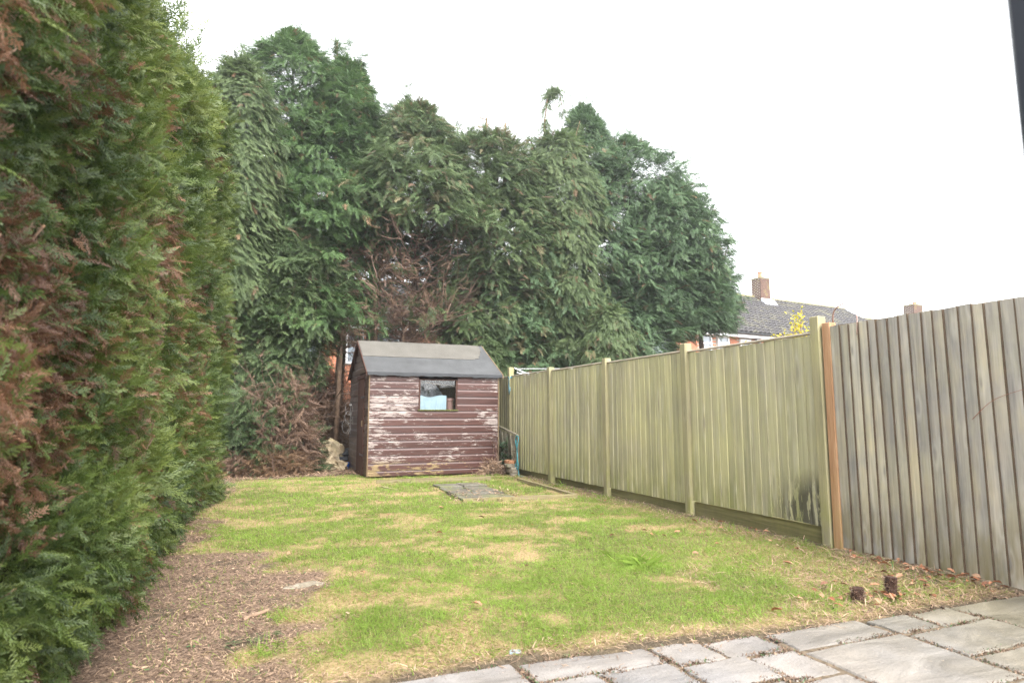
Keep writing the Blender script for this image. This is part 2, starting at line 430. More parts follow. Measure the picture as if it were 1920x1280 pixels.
def tile_mat():
    b = NB('grey_roof_tile'); W = b.coord('World'); n = b.noise(W, 1.3, 5, .7); n2 = b.noise(W, 5.5, 3)
    v = b.n('ShaderNodeTexVoronoi'); b.link(b.coord('World', (3.3,3.3,3.3)), v.inputs['Vector'])
    col = b.ramp(b.sep(v.outputs['Color'])[0], [(0, (.036,.033,.034)), (1, (.068,.063,.064))])
    col = b.mix(b.maprange(n, .5, .72), col, b.mix(.5, col, (.2,.19,.10)))
    lich = b.ramp(n2, [(.70, (0,0,0)), (.73, (1,1,1))]); col = b.mix(b.math('MULTIPLY', lich, .7), col, (.5,.47,.38))
    return b.bsdf(col, .75, .3, n2, .2, .01)
M['tile'] = tile_mat()
M['ridge_tile'] = stone_mat('mossy_ridge_tile', (.12,.10,.07), (.19,.165,.075), (.28,.24,.09), 3, .9)
M['flashing'] = simple('lead_flashing', (.46,.48,.50), .5, .4, .15, 5, .2)
M['pot'] = simple('terracotta_pot', (.50,.19,.11), .8, .2, .15, 7, .1)

def ground_mat():
    b = NB('garden_ground'); a = b.attr('cover'); W = b.coord('World')
    n = b.noise(W, 9, 7, .7); n2 = b.noise(W, 45, 5, .7); n3 = b.noise(W, 1.1, 4)
    soil = b.ramp(n2, [(.3, (.040,.026,.019)), (.48, (.13,.087,.062)), (.68, (.28,.195,.14))])
    lawn = b.ramp(n, [(.3, (.06,.068,.02)), (.55, (.115,.115,.036)), (.75, (.22,.175,.075))])
    straw = b.ramp(n2, [(.3, (.18,.12,.055)), (.7, (.42,.31,.17))])
    mud = b.ramp(n2, [(.3, (.04,.03,.02)), (.7, (.12,.095,.065))])
    c = b.mix(a[1], lawn, straw); c = b.mix(a[0], c, soil); c = b.mix(a[2], c, mud)
    return b.bsdf(c, .95, .15, b.math('ADD', n, n2), .8, .025)
M['ground'] = ground_mat()

# ---------------------------------------------------------------- added thin haze volume, lifts dark tones like lens veiling
hz_m = bpy.data.materials.new('veil_haze'); hz_m.use_nodes = True; hz_m.node_tree.nodes.clear()
ho = hz_m.node_tree.nodes.new('ShaderNodeOutputMaterial'); hv = hz_m.node_tree.nodes.new('ShaderNodeVolumePrincipled')
hv.inputs['Color'].default_value = (.93, .95, .97, 1); hv.inputs['Density'].default_value = HAZE; hv.inputs['Anisotropy'].default_value = .3
hz_m.node_tree.links.new(hv.outputs[0], ho.inputs['Volume'])
hb = MB(); hb.box(-410, 410, -410, 410, -1.2, 13.5)
tag(hb.build('haze', hz_m), 'thin added haze over the garden, lifting dark tones like lens glare', kind='stuff')

# ---------------------------------------------------------------- ground
EDGE_Y = [(-3, 3.0), (0.4, 2.98), (1.2, 2.95), (1.95, 2.88), (2.6, 2.80), (3.35, 2.74), (4.1, 2.72), (5.2, 2.70)]
def patio_edge(x): return np.interp(x, [p[0] for p in EDGE_Y], [p[1] for p in EDGE_Y])
SOIL_B = [(2.6, .05), (3.2, .05), (3.46, .16), (3.87, .20), (4.3, .30), (4.7, .46), (5.06, .40), (5.6, .22), (6.0, .12), (6.25, -.52), (7.2, -.66), (9, -.62), (12, -.58), (12.6, -.1), (13, 2.4), (30, 9)]
def soil_b(y): return np.interp(y, [p[0] for p in SOIL_B], [p[1] for p in SOIL_B])
def soil_f(x, y):
    n = vnoise(x, y, .35, 3, 4) - .5
    f = sstep(.14, -.10, x - soil_b(y) + n * 1.15)
    f = np.maximum(f, sstep(12.9, 13.6, y + n * .9))
    f = np.maximum(f, .8 * sstep(.60, .72, vnoise(x, y, .5, 31, 3)) * sstep(.9, .2, x) * sstep(6.3, 5.7, y))
    return f
def straw_f(x, y):
    n = .6*vnoise(x*.75, y*1.1, .42, 5, 4)+.4*vnoise(x, y, .13, 7, 3)
    f = .85*sstep(.44, .64, n)
    f = np.maximum(f, .85 * sstep(.42, .10, y - patio_edge(x) + (vnoise(x, y, .2, 6, 3) - .5) * .5))
    right = sstep(3.0, 4.2, x + (vnoise(x, y, .5, 8, 3) - .5) * 1.6) * sstep(6.0, 3.6, y)
    f = np.maximum(f, .75 * right)
    f = np.maximum(f, .55 * sstep(4.3, 4.75, x))
    f = np.maximum(f, .8 * sstep(.45, .1, np.abs(x - soil_b(y)) ) * sstep(.35, .6, vnoise(x, y, .3, 9)))
    return np.clip(f, 0, 1)
def mud_f(x, y):
    f = sstep(4.68, 4.95, x + (vnoise(x, y, .3, 11) - .5) * .4) * .8
    f = np.maximum(f, sstep(.58, .72, vnoise(x, y, .22, 12, 4)) * sstep(3.0, 4.0, x) * sstep(3.9, 3.0, y))
    f = np.maximum(f, sstep(.12, .0, y - patio_edge(x) + (vnoise(x, y, .12, 13) - .5) * .12))
    f = np.maximum(f, .9 * sstep(.66, .74, vnoise(x, y, .25, 14, 4)) * soil_f(x, y))
    return f
def gz(x, y):
    z = (vnoise(x, y, .9, 21, 3) - .5) * .045 + (vnoise(x, y, .14, 22, 2) - .5) * .02
    inp = sstep(.0, -.05, y - patio_edge(x))
    z = z * (1 - inp) - .028 * inp
    far = sstep(14, 20, y) + sstep(5.2, 7, x) + sstep(-2.2, -4, x)
    return z * (1 - np.clip(far, 0, 1)) - .0
xs = np.concatenate([[-400, -120, -40, -15, -7, -4], np.arange(-1.3, 5.3, .05), [5.6, 6.5, 8, 11, 16, 25, 45, 120, 400]])
ys = np.concatenate([[-400, -120, -40, -12, -5, -2], np.arange(-1, 2.4, .2), np.arange(2.4, 8, .055), np.arange(8, 17, .11), [17.5, 19, 22, 30, 45, 120, 400]])
Xg, Yg = np.meshgrid(xs, ys); Zg = gz(Xg, Yg)
nx, ny = len(xs), len(ys)
idx = np.arange(nx*ny).reshape(ny, nx)
quads = np.stack([idx[:-1,:-1], idx[:-1,1:], idx[1:,1:], idx[1:,:-1]], -1).reshape(-1, 4)
me = bpy.data.meshes.new('ground')
me.vertices.add(nx*ny); me.vertices.foreach_set('co', np.stack([Xg, Yg, Zg], -1).astype(np.float32).ravel())
me.loops.add(quads.size); me.loops.foreach_set('vertex_index', quads.astype(np.int32).ravel())
me.polygons.add(len(quads)); me.polygons.foreach_set('loop_start', np.arange(0, quads.size, 4, dtype=np.int32))
at = me.attributes.new('cover', 'FLOAT_COLOR', 'POINT')
cv = np.stack([soil_f(Xg, Yg), straw_f(Xg, Yg), mud_f(Xg, Yg), np.ones_like(Xg)], -1)
at.data.foreach_set('color', cv.astype(np.float32).ravel())
me.update(calc_edges=True); me.shade_smooth()
tag(finish('ground', me, M['ground']), 'grassy back garden ground with bare brown soil along the hedge', kind='structure')

# ---------------------------------------------------------------- patio
patio_me = MB(); patio_me.prism([(-.9, -1.2), (4.98, -1.2), (4.98, 2.66), (1.2, 2.66), (-.9, 2.70)], 2, -.12, -.005)
patio = patio_me.build('patio', simple('patio_bedding', (.11,.085,.06), .95, .1, .5, 25, .8))
tag(patio, 'grey stone patio with weedy joints at the edge of the lawn', kind='structure')
slabs = [(.42,1.19,2.71,2.93),(1.23,1.92,2.69,2.92),(1.96,2.23,2.61,2.85),(2.265,2.60,2.585,2.79),(1.555,1.91,2.42,2.645),(.72,1.515,2.42,2.665),
         (1.95,2.32,2.34,2.575),(2.345,2.62,2.27,2.55),(2.665,3.33,2.535,2.755),(3.385,3.69,2.515,2.71),(3.73,4.09,2.49,2.71),
         (4.13,4.96,2.20,2.70),(2.665,3.35,1.90,2.495),(3.40,4.09,2.16,2.46),(3.40,4.09,1.88,2.12),(4.13,4.96,1.70,2.16),
         (1.555,2.30,1.93,2.30),(2.33,2.62,1.93,2.23),(.72,1.515,1.93,2.38),(-.1,.68,2.05,2.67),(-.1,.68,1.4,2.01),
         (.72,1.3,1.3,1.89),(1.34,2.0,1.4,1.89),(2.04,2.62,1.3,1.89),(2.665,3.35,1.35,1.86),(3.40,4.09,1.2,1.84),(4.13,4.96,1.0,1.66),
         (-.1,.9,.6,1.26),(.94,1.9,.5,1.26),(1.94,2.62,.6,1.26),(2.665,3.6,.5,1.31),(3.64,4.96,.2,.96),(-.1,1.2,-1.1,.46),(1.24,2.6,-1.1,.46),(2.64,3.6,-1.1,.46)]
def slab_mesh(x0, x1, y0, y1, rnd):
    """riven slab with slightly uneven edges"""
    cx, cy = (x0+x1)/2, (y0+y1)/2; out = []
    per = []
    def seg(a, b, n):
        for i in range(n):
            t = i/n; per.append((a[0]+(b[0]-a[0])*t, a[1]+(b[1]-a[1])*t))
    n1 = 5; n2 = 4
    seg((x0,y0),(x1,y0),n1); seg((x1,y0),(x1,y1),n2); seg((x1,y1),(x0,y1),n1); seg((x0,y1),(x0,y0),n2)
    per = [(x + rnd.uniform(-.009,.009) - cx, y + rnd.uniform(-.009,.009) - cy) for x, y in per]
    mb = MB(); n = len(per); zt = .0 + rnd.uniform(-.004, .006)
    tx, ty = rnd.uniform(-.006,.006), rnd.uniform(-.008,.008)
    top = lambda x, y, k: zt + tx*x + ty*y + k
    ins = [(x*.975, y*.965) for x, y in per]
    v = [(x, y, -.05) for x, y in per] + [(x, y, top(x,y,-.007)) for x, y in per] + [(x, y, top(x,y,0)) for x, y in ins]
    mb.v = v
    for i in range(n):
        j = (i+1) % n
        mb.f += [(i, j, n+j, n+i), (n+i, n+j, 2*n+j, 2*n+i)]; mb.mi += [0, 0]
    mb.f.append(tuple(2*n+i for i in range(n))); mb.mi.append(0)
    return mb, (cx, cy)
rr = random.Random(3)
for s_ in slabs:
    s_ = (s_[0]-.007, s_[1]+.007, s_[2]-.007, s_[3]+.007)
    mb, c = slab_mesh(*s_, rr)
    o = mb.build('paving_slab', M['slab'], None); o.location = (c[0], c[1], 0); adopt(o, patio)

# ---------------------------------------------------------------- foliage tools
def frond(n=6, spread=.42, droop=.25, w=.07, two=False, ang0=62, ang1=30):
    """flat spray along +x of unit length -> triangles (T,3,3), tip mask (T,3)"""
    tris, tips = [], []
    zc = lambda t: -droop * t * t
    rs = np.random.default_rng(n*7+int(two))
    def leaf(base, ang, L, wd, t, tipw=1.0):
        ca, sa = math.cos(ang), math.sin(ang)
        b0 = np.array([base[0]-wd*sa*.5, base[1]+wd*ca*.5, base[2]]); b1 = np.array([base[0]+wd*sa*.5, base[1]-wd*ca*.5, base[2]])
        tip = np.array([base[0]+L*ca, base[1]+L*sa, base[2]-droop*L*(.5+t)])
        tris.append([b0, b1, tip]); tips.append([t*.5, t*.5, tipw])
    for i in range(n):
        t = (i + .5) / n
        for sgn in (-1, 1):
            tt = t + (.25/n if sgn > 0 else 0)
            a = sgn * math.radians(ang0 + (ang1-ang0)*t + rs.uniform(-6, 6))
            L = spread * (1 - .72*t) * (.55 + .45*min(1, t*4)) * rs.uniform(.85, 1.1)
            base = np.array([tt, 0, zc(tt)])
            if not two: leaf(base, a, L, w*1.2, t)
            else:
                m = 3 if t < .6 else 2
                for j in range(m):
                    u = (j+.3)/m; p = base + np.array([L*u*math.cos(a), L*u*math.sin(a), -droop*L*u*.5])
                    for s2 in (-1, 1): leaf(p, a + s2*math.radians(42), L*.5*(1-.6*u), w*.42, t, .8)
                leaf(base + np.array([L*.55*math.cos(a), L*.55*math.sin(a), -droop*L*.3]), a, L*.5, w*.42, t)
    leaf(np.array([.86, 0, zc(.86)]), 0, .16, w, 1)
    b0 = np.array([0, w*.12, 0]); b1 = np.array([0, -w*.12, 0]); tris.append([b0, b1, np.array([1, 0, zc(1)])]); tips.append([0, 0, .6])
    return np.array(tris), np.array(tips)

def brush(k=6, L=.62, w=.075, droop=.3, spread=30, seed=1):
    """feathery cypress spray: k slim curved strokes fanning off a short axis"""
    rs = np.random.default_rng(seed); tris, tips = [], []
    for i in range(k):
        u = i/(k-1); t = .02+.42*u; sg = -1 if i % 2 else 1
        a = sg*math.radians(spread*(1-.8*u)+rs.uniform(-7, 7)) if i < k-1 else math.radians(rs.uniform(-4, 4))
        l = L*rs.uniform(.75, 1.15)*(1 if i < k-1 else .9)
        ca, sa = math.cos(a), math.sin(a); z0 = rs.uniform(-.03, .03)-droop*t*t
        b0 = np.array([t-w*sa*.5, w*ca*.5, z0]); b1 = np.array([t+w*sa*.5, -w*ca*.5, z0])
        e = t+l*ca
        tris.append([b0, b1, np.array([e, l*sa, z0-droop*e*e*.9+rs.uniform(-.05, .05)])]); tips.append([.1, .1, 1])
    return np.array(tris), np.array(tips, float)

def scatter(tpl, P, D, U, Sz, tint, dead):
    N = len(P); D = norm(D); W = norm(np.cross(U, D)); U = np.cross(D, W)
    if isinstance(tpl, str):
        R_ = np.concatenate([P, quat(D, W, U), np.stack([Sz+0*P[:, 0], tint, dead, np.full(N, KEYS.index(tpl))], -1)], -1); return R_, R_
    T, tips = tpl
    x, y, z = T[..., 0], T[..., 1], T[..., 2]
    V = P[:, None, None, :] + Sz[:, None, None, None] * (x[None, ..., None]*D[:, None, None, :] + y[None, ..., None]*W[:, None, None, :] + z[None, ..., None]*U[:, None, None, :])
    C = np.ones((N, len(T), 3, 4), np.float32)
    C[..., 0] = tint[:, None, None]; C[..., 1] = dead[:, None, None]; C[..., 2] = tips[None]
    return V.reshape(-1, 3, 3), C.reshape(-1, 3, 4)


def fern(n=8, spread=.40, droop=.35, ang0=52, ang1=24, w=.05, m=4, curl=0, seed=1, sub=.42):
    """flat cypress spray of unit length: side shoots along a stem, each with small scale-leaf strokes"""
    rs = np.random.default_rng(seed); tris, tips = [], []
    z = lambda t: -droop*t*t
    def stroke(p, a, L, wd, tp, dz):
        ca, sa = math.cos(a), math.sin(a)
        tris.append([p+np.array([-wd*sa*.5, wd*ca*.5, 0]), p+np.array([wd*sa*.5, -wd*ca*.5, 0]), p+np.array([L*ca, L*sa, dz])]); tips.append([tp*.6, tp*.6, tp])
    for i in range(n):
        for sg in (-1, 1):
            t = (i+(.25 if sg < 0 else .7))/n*.92
            a = sg*math.radians(ang0+(ang1-ang0)*t+rs.uniform(-9, 9))
            L = spread*(1-.62*t)*(.5+.5*min(1, t*4))*rs.uniform(.7, 1.15)
            p0 = np.array([t, 0, z(t)]); dv = np.array([math.cos(a), math.sin(a), 0])
            dzz = -droop*L*(.4+t)-curl*L
            for j in range(m):
                u = (j+.2)/m; p = p0+dv*L*u+np.array([0, 0, dzz*u*u+rs.uniform(-.012, .012)])
                s2 = 1 if j % 2 else -1
                stroke(p, a+s2*math.radians(rs.uniform(22, 42)), L*sub*(1-.45*u), w, .25+.6*u*(.4+.6*t), dzz*.35-rs.uniform(0, .03))
            stroke(p0+dv*L*.55+np.array([0, 0, dzz*.3]), a, L*.5, w, .9, dzz*.5)
            stroke(p0, a, L*.7, w*.55, .1, dzz*.45)
    stroke(np.array([.84, 0, z(.84)]), 0, .2, w, 1, -droop*.35)
    stroke(np.array([0, 0, 0.]), 0, .95, w*.5, 0, z(.95))
    return np.array(tris), np.array(tips)
TPL = {
 'tree': [fern(7, .42, .35, seed=1), fern(7, .36, .55, seed=2, curl=.2), fern(6, .48, .18, 58, 28, seed=3)],
 'droop': [fern(8, .34, .16, 46, 20, .042, 4, seed=4), fern(7, .40, .34, 50, 22, .044, 4, seed=5, curl=.3)],
 'hedge': [fern(7, .40, .30, seed=6, w=.046), fern(7, .34, .45, seed=7, w=.046, curl=.25), fern(6, .46, .10, 50, 22, seed=8, w=.046)],
 'dry': [fern(6, .30, .75, seed=9, w=.04, curl=.9, m=3), fern(6, .26, .55, seed=10, w=.04, curl=.6, m=3)],
}
F_TREE, F_MID, F_NEAR, F_DROOP, F_DEAD, F_DRY = 'tree', 'hedge', 'hedge', 'droop', 'dry', 'dry'

_GN = {}
def spray_nodes(key):
    """geometry nodes: the template sprays kept in the mesh are set on its loose points"""
    if key in _GN: return _GN[key]
    g = bpy.data.node_groups.new('sprays_'+key, 'GeometryNodeTree')
    g.interface.new_socket('Geometry', in_out='INPUT', socket_type='NodeSocketGeometry'); g.interface.new_socket('Geometry', in_out='OUTPUT', socket_type='NodeSocketGeometry')
    N = g.nodes.new; Lk = g.links.new
    gi = N('NodeGroupInput'); go = N('NodeGroupOutput')
    def attr(nm, ty):
        a = N('GeometryNodeInputNamedAttribute'); a.data_type = ty; a.inputs['Name'].default_value = nm; return a.outputs['Attribute']
    def sel(v):
        c = N('FunctionNodeCompare'); c.data_type = 'INT'; c.operation = 'EQUAL'; Lk(attr('tpl', 'INT'), c.inputs[2]); c.inputs[3].default_value = v
        sg = N('GeometryNodeSeparateGeometry'); sg.domain = 'POINT'; Lk(gi.outputs[0], sg.inputs[0]); Lk(c.outputs[0], sg.inputs[1]); return sg.outputs[0]
    gt = N('GeometryNodeGeometryToInstance')
    for k in range(len(TPL[key]))[::-1]: Lk(sel(k+1), gt.inputs[0])
    io = N('GeometryNodeInstanceOnPoints'); Lk(sel(0), io.inputs['Points']); Lk(gt.outputs[0], io.inputs['Instance'])
    io.inputs['Pick Instance'].default_value = True
    Lk(attr('pick', 'INT'), io.inputs['Instance Index']); Lk(attr('turn', 'QUATERNION'), io.inputs['Rotation']); Lk(attr('grow', 'FLOAT'), io.inputs['Scale'])
    Lk(io.outputs[0], go.inputs[0]); _GN[key] = g; return g

KEYS = ['tree', 'hedge', 'droop', 'dry']
def quat(D, W, U):
    m00, m10, m20 = D.T; m01, m11, m21 = W.T; m02, m12, m22 = U.T
    q = np.stack([1+m00+m11+m22, 1+m00-m11-m22, 1-m00+m11-m22, 1-m00-m11+m22], -1); q = np.sqrt(np.maximum(q, 1e-9))/2
    k = q.argmax(1); o = np.empty_like(q); r = np.arange(len(q)); d = 4*q[r, k]
    c = np.stack([np.stack([d*d/4, m21-m12, m02-m20, m10-m01], -1), np.stack([m21-m12, d*d/4, m01+m10, m02+m20], -1),
                  np.stack([m02-m20, m01+m10, d*d/4, m12+m21], -1), np.stack([m10-m01, m02+m20, m12+m21, d*d/4], -1)], 1)
    return c[r, k]/d[:, None]

def spray_mesh(name, R_, mat, parent):
    key = KEYS[int(R_[0, 10])]; tp = TPL[key]; n = len(R_)
    tv = np.concatenate([t[0].reshape(-1, 3) for t in tp]); ti = np.concatenate([np.full(len(t[0])*3, k+1) for k, t in enumerate(tp)]); tt = np.concatenate([t[1].ravel() for t in tp])
    m = len(tv); me = bpy.data.meshes.new(name)
    me.vertices.add(m+n); me.vertices.foreach_set('co', np.concatenate([tv, R_[:, :3]]).astype(np.float32).ravel())
    me.loops.add(m); me.loops.foreach_set('vertex_index', np.arange(m, dtype=np.int32))
    me.polygons.add(m//3); me.polygons.foreach_set('loop_start', np.arange(0, m, 3, dtype=np.int32))
    def at(nm, ty, field, tpl_vals, vals):
        a = me.attributes.new(nm, ty, 'POINT'); a.data.foreach_set(field, np.concatenate([tpl_vals, vals]).ravel())
    z = np.zeros
    at('tpl', 'INT', 'value', ti.astype(np.int32), z(n, np.int32)); at('tip', 'FLOAT', 'value', tt.astype(np.float32), z(n, np.float32))
    at('pick', 'INT', 'value', z(m, np.int32), rng.integers(0, len(tp), n).astype(np.int32)); at('grow', 'FLOAT', 'value', z(m, np.float32)+1, R_[:, 7].astype(np.float32))
    at('turn', 'QUATERNION', 'value', np.tile([1,0,0,0], (m, 1)).astype(np.float32), R_[:, 3:7].astype(np.float32))
    at('col', 'FLOAT_COLOR', 'color', np.ones((m, 4), np.float32), np.stack([R_[:, 8], R_[:, 9], z(n), z(n)+1], -1).astype(np.float32))
    me.update(calc_edges=True)
    o = finish(name, me, IM[mat.name], parent); o['kind'] = 'stuff'
    md = o.modifiers.new('sprays', 'NODES'); md.node_group = spray_nodes(key)
    return o

def rvec(n): return norm(rng.normal(size=(n, 3)))

CAM = np.array([0, 0, 1.21])
def conifer(name, label, x, y, h, prof, nb=110, leaf='leaf_dark', style='spread', zmin=.06, seed=1, size=.34, dead=.02, tri=1.0, lean=(0, 0), rise=.25, group=None, trunk_r=.16, bias=.0, tip_dead=0, k2=9, k3=7, wide=1.12, shell=18000):
    global rng
    rng = np.random.default_rng(seed)
    root = empty(name, (x, y, 0), label, 'tree', group)
    top = np.array([x+lean[0], y+lean[1], h])
    mb = MB()
    pts = []; 
    for i in range(8):
        t = i/7; pts.append((x+lean[0]*t+rng.normal()*.05*(i > 0), y+lean[1]*t+rng.normal()*.05*(i > 0), -.1+(h*.97+.1)*t))
    mb.tube(pts, [trunk_r*(1-.92*i/7)*(1.35 if i == 0 else 1) for i in range(8)], 8)
    mb.build('trunk', M['bark'], root, smooth=True)
    # primary branches
    zf = zmin + (1-zmin) * (np.arange(nb) + rng.random(nb)) / nb
    zf = zf ** .95
    az = rng.random(nb) * 2*math.pi
    toc = math.atan2(-y, -x)
    d = (az - toc + math.pi) % (2*math.pi) - math.pi
    keep = (np.abs(d) < 2.0) | (rng.random(nb) < .2)
    zf, az = zf[keep], az[keep]; nb = len(zf)
    Rr = np.interp(zf, [p[0] for p in prof], [p[1] for p in prof]) * wide * rng.uniform(.66, 1.12, nb) * (1 + bias*np.cos(az))
    z0 = zf*h - rise*Rr*.6
    dirh = np.stack([np.cos(az), np.sin(az), np.zeros(nb)], -1)
    org = np.stack([x+lean[0]*zf, y+lean[1]*zf, z0], -1)
    dr = .10 if style == 'spread' else .24
    def curve(b, t):
        r = Rr[b]*t
        zz = rise*r*1.3 - dr*r*r*.55
        return org[b] + dirh[b]*r[..., None] + np.stack([0*r, 0*r, zz], -1)
    tw = MB()
    for b in range(nb):
        if Rr[b] < .4: continue
        p = [tuple(curve(np.array(b), np.array(t))) for t in (0, .35, .7, .95)]
        r0 = .012 + .013*Rr[b]
        tw.tube(p, [r0, r0*.75, r0*.45, r0*.15], 3, cap=False)
    tw.build('branches', M['bark'], root)
    # secondary branchlets
    nsec = k2
    B = np.repeat(np.arange(nb), nsec); n2 = len(B)
    t = .22 + .78*np.sqrt(rng.random(n2))
    t[::nsec] = 1.0
    p2 = curve(B, t)
    ang = rng.uniform(-1.15, 1.15, n2) * (1.05-.75*(t > .99))
    c, s = np.cos(ang), np.sin(ang)
    d2 = np.stack([dirh[B][:, 0]*c-dirh[B][:, 1]*s, dirh[B][:, 0]*s+dirh[B][:, 1]*c, rng.uniform(-.25, .25, n2)], -1)
    L2 = (.20 + .20*Rr[B]*(1.15-t)) * rng.uniform(.7, 1.3, n2)
    # sprays
    k = k3
    Bs = np.repeat(np.arange(n2), k); n3 = len(Bs)
    t3 = rng.random(n3)**.7
    P = p2[Bs] + d2[Bs]*(L2[Bs]*t3)[:, None] + rng.normal(size=(n3, 3))*[.05, .05, .04]
    sd = np.cross(d2[Bs], [0, 0, 1.])
    D = d2[Bs] + sd*rng.uniform(-.9, .9, n3)[:, None]
    if style == 'droop':
        D = D*.6 + np.array([0, 0, -1.])*rng.uniform(.2, 1.1, n3)[:, None] + rvec(n3)*.25
        sz = size*.85*rng.uniform(.6, 1.4, n3); tpl = F_DROOP
    else:
        D = d2[Bs] + sd*rng.uniform(-.8, .8, n3)[:, None] + np.array([0, 0, -1.])*(rng.uniform(-.25, .45, n3)+.15*t3)[:, None] + rvec(n3)*.2
        sz = size*.75*rng.uniform(.55, 1.35, n3); tpl = F_TREE
    sz *= np.clip(.55+.25*Rr[B[Bs]], .5, 1.1)
    U = np.array([0, 0, 1.]) + rvec(n3)*.45 + dirh[B[Bs]]*.3
    clump = rng.random(n2)
    tint = np.clip(.55*clump[Bs] + .45*rng.random(n3), 0, 1)
    dd = (rng.random(n3) < dead).astype(float)
    if tip_dead: dd = np.maximum(dd, ((rng.random(n2) < tip_dead)[Bs] & (rng.random(n3) < .35))*.55)
    V, C = scatter(tpl, P, D, U, sz, tint, dd)
    # shaggy outer shell between the boughs
    m = int(shell)
    zs_ = zmin + (1-zmin)*rng.random(m)**1.05
    a_ = toc + np.clip(rng.normal(size=m)*1.05, -2.7, 2.7)
    pr = np.interp(zs_, [p[0] for p in prof], [p[1] for p in prof])
    lx, lz = a_*np.maximum(pr, .5)+seed*3.1, zs_*h
    lump_ = .76 + .62*(vnoise(lx, lz, 1.15, seed, 3)-.25) + .16*(vnoise(lx, lz, .33, seed+40, 2)-.5)
    dep = rng.random(m)**1.6; inner = rng.random(m) < .11; dep = np.where(inner, .6+1.5*rng.random(m), dep)
    keep = inner | (rng.random(m) < .30+.70*sstep(.33, .55, vnoise(lx*.8, lz*1.6, .55, seed+80, 3)))
    rr_ = pr*lump_*(1-.40*dep)*1.18
    out = np.stack([np.cos(a_), np.sin(a_), 0*a_], -1); tg = np.stack([-np.sin(a_), np.cos(a_), 0*a_], -1)
    P = np.stack([x+lean[0]*zs_, y+lean[1]*zs_, zs_*h], -1) + out*rr_[:, None]
    sw = (vnoise(lx+9, lz, .8, seed+20, 2)-.5)*3.0
    if style == 'droop':
        D = out*.75 + tg*(sw*.45+rng.normal(size=m)*.38)[:, None] + np.array([0,0,-1.])*rng.uniform(.1,1.15,m)[:, None]
        s2 = size*.85*rng.uniform(.6,1.3,m)
    else:
        D = out*.75 + tg*(sw*.75+rng.normal(size=m)*.26)[:, None] + np.array([0,0,1.])*(rng.normal(size=m)*.38-.10+(vnoise(lx+3, lz+5, .6, seed+25, 2)-.5)*1.2)[:, None]
        s2 = size*.82*rng.uniform(.5,1.35,m)
    tip = sstep(.93, 1.0, zs_); D[:, 2] += tip*1.0
    t2 = np.clip(.15+.75*vnoise(lx, lz, .5, seed+60, 3)+rng.normal(size=m)*.2, 0, 1)
    d2_ = (rng.random(m) < dead).astype(float)
    if tip_dead: d2_ = np.maximum(d2_, .55*((vnoise(lx, lz, .3, seed+90, 2) > .68) & (rng.random(m) < tip_dead*2)))
    q = keep
    V2, C2 = scatter(tpl, P[q], D[q], (rvec(m)*.5+out*.35+[0,0,.8])[q], s2[q], t2[q], d2_[q])
    # ragged leading shoots round the top and shoulders
    nl, kk_ = (14, 60) if style != 'droop' else (4, 30)
    zl = rng.uniform(.72, .985, nl); al = toc+rng.uniform(-2.2, 2.2, nl); rl = np.interp(zl, [p[0] for p in prof], [p[1] for p in prof])*rng.uniform(.35, 1.0, nl)
    zl[0] = .99; rl[0] = .05
    hl = rng.uniform(.5, 1.25, nl); g = np.repeat(np.arange(nl), kk_); tl = rng.random(nl*kk_)
    P = np.stack([x+lean[0]+np.cos(al[g])*rl[g], y+lean[1]+np.sin(al[g])*rl[g], zl[g]*h-.25+hl[g]*tl], -1)+rng.normal(size=(len(g),3))*(np.array([.13,.13,.04])*(1.15-tl)[:, None])
    D = np.stack([rng.normal(size=len(g))*.7, rng.normal(size=len(g))*.7, rng.uniform(-.1,.9,len(g))], -1)
    if style == 'droop': D[:, 2] = -1
    V3, C3 = scatter(tpl, P, D, rvec(len(g)), size*rng.uniform(.4,.8,len(g)), rng.random(len(g)), (rng.random(len(g)) < tip_dead*.5)*.5)
    V = np.concatenate([V, V2, V3]); C = np.concatenate([C, C2, C3])
    tri_mesh('crown', V, C, M[leaf], root)
    return root

# ---------------------------------------------------------------- conifers behind the garden
P_CONE = [(0, 1.9), (.15, 2.2), (.4, 2.0), (.65, 1.45), (.85, .8), (.95, .4), (1, .12)]
P_FAT = [(0, 2.0), (.2, 2.4), (.5, 2.4), (.75, 2.0), (.88, 1.3), (.95, .7), (1, .1)]
G_T = 'conifers standing in a row behind the shed and fence'
conifer('conifer_tree', 'tallest dark green conifer with a blunt top left of the shed', .45, 17.0, 11.5, P_FAT, 135, 'leaf_dark', seed=11, group=G_T, zmin=.28)
conifer('conifer_tree', 'dark conifer with two thin bare tips right of the tallest one', 1.95, 17.4, 11.3, [(0,1.6),(.2,2.0),(.5,2.0),(.7,1.7),(.85,1.1),(.93,.6),(1,.1)], 120, 'leaf_dark', seed=12, group=G_T, tip_dead=.1, zmin=.48)
conifer('conifer_tree', 'pale yellow green conifer with drooping sprays beside the far end of the hedge', -.72, 14.9, 9.3, [(0,.8),(.3,1.0),(.5,1.0),(.75,.85),(.9,.6),(1,.2)], 80, 'leaf_light', 'droop', seed=13, group=G_T, size=.34, zmin=.38, k3=7, shell=11000)
conifer('conifer_tree', 'bushy mid green conifer with rusty tips directly above the shed roof', 3.75, 16.2, 9.7, [(0,1.0),(.45,1.6),(.55,2.3),(.65,2.1),(.8,1.7),(.93,.9),(1,.25)], 110, 'leaf_mid', seed=14, group=G_T, tip_dead=.28, zmin=.60, shell=8600)
conifer('conifer_tree', 'conifer with cut bare leaders poking above its flat top', 5.85, 16.3, 9.0, [(0,.9),(.3,1.1),(.55,1.8),(.75,1.75),(.92,1.4),(1,.9)], 120, 'leaf_mid', seed=15, group=G_T, tip_dead=.3, zmin=.2)
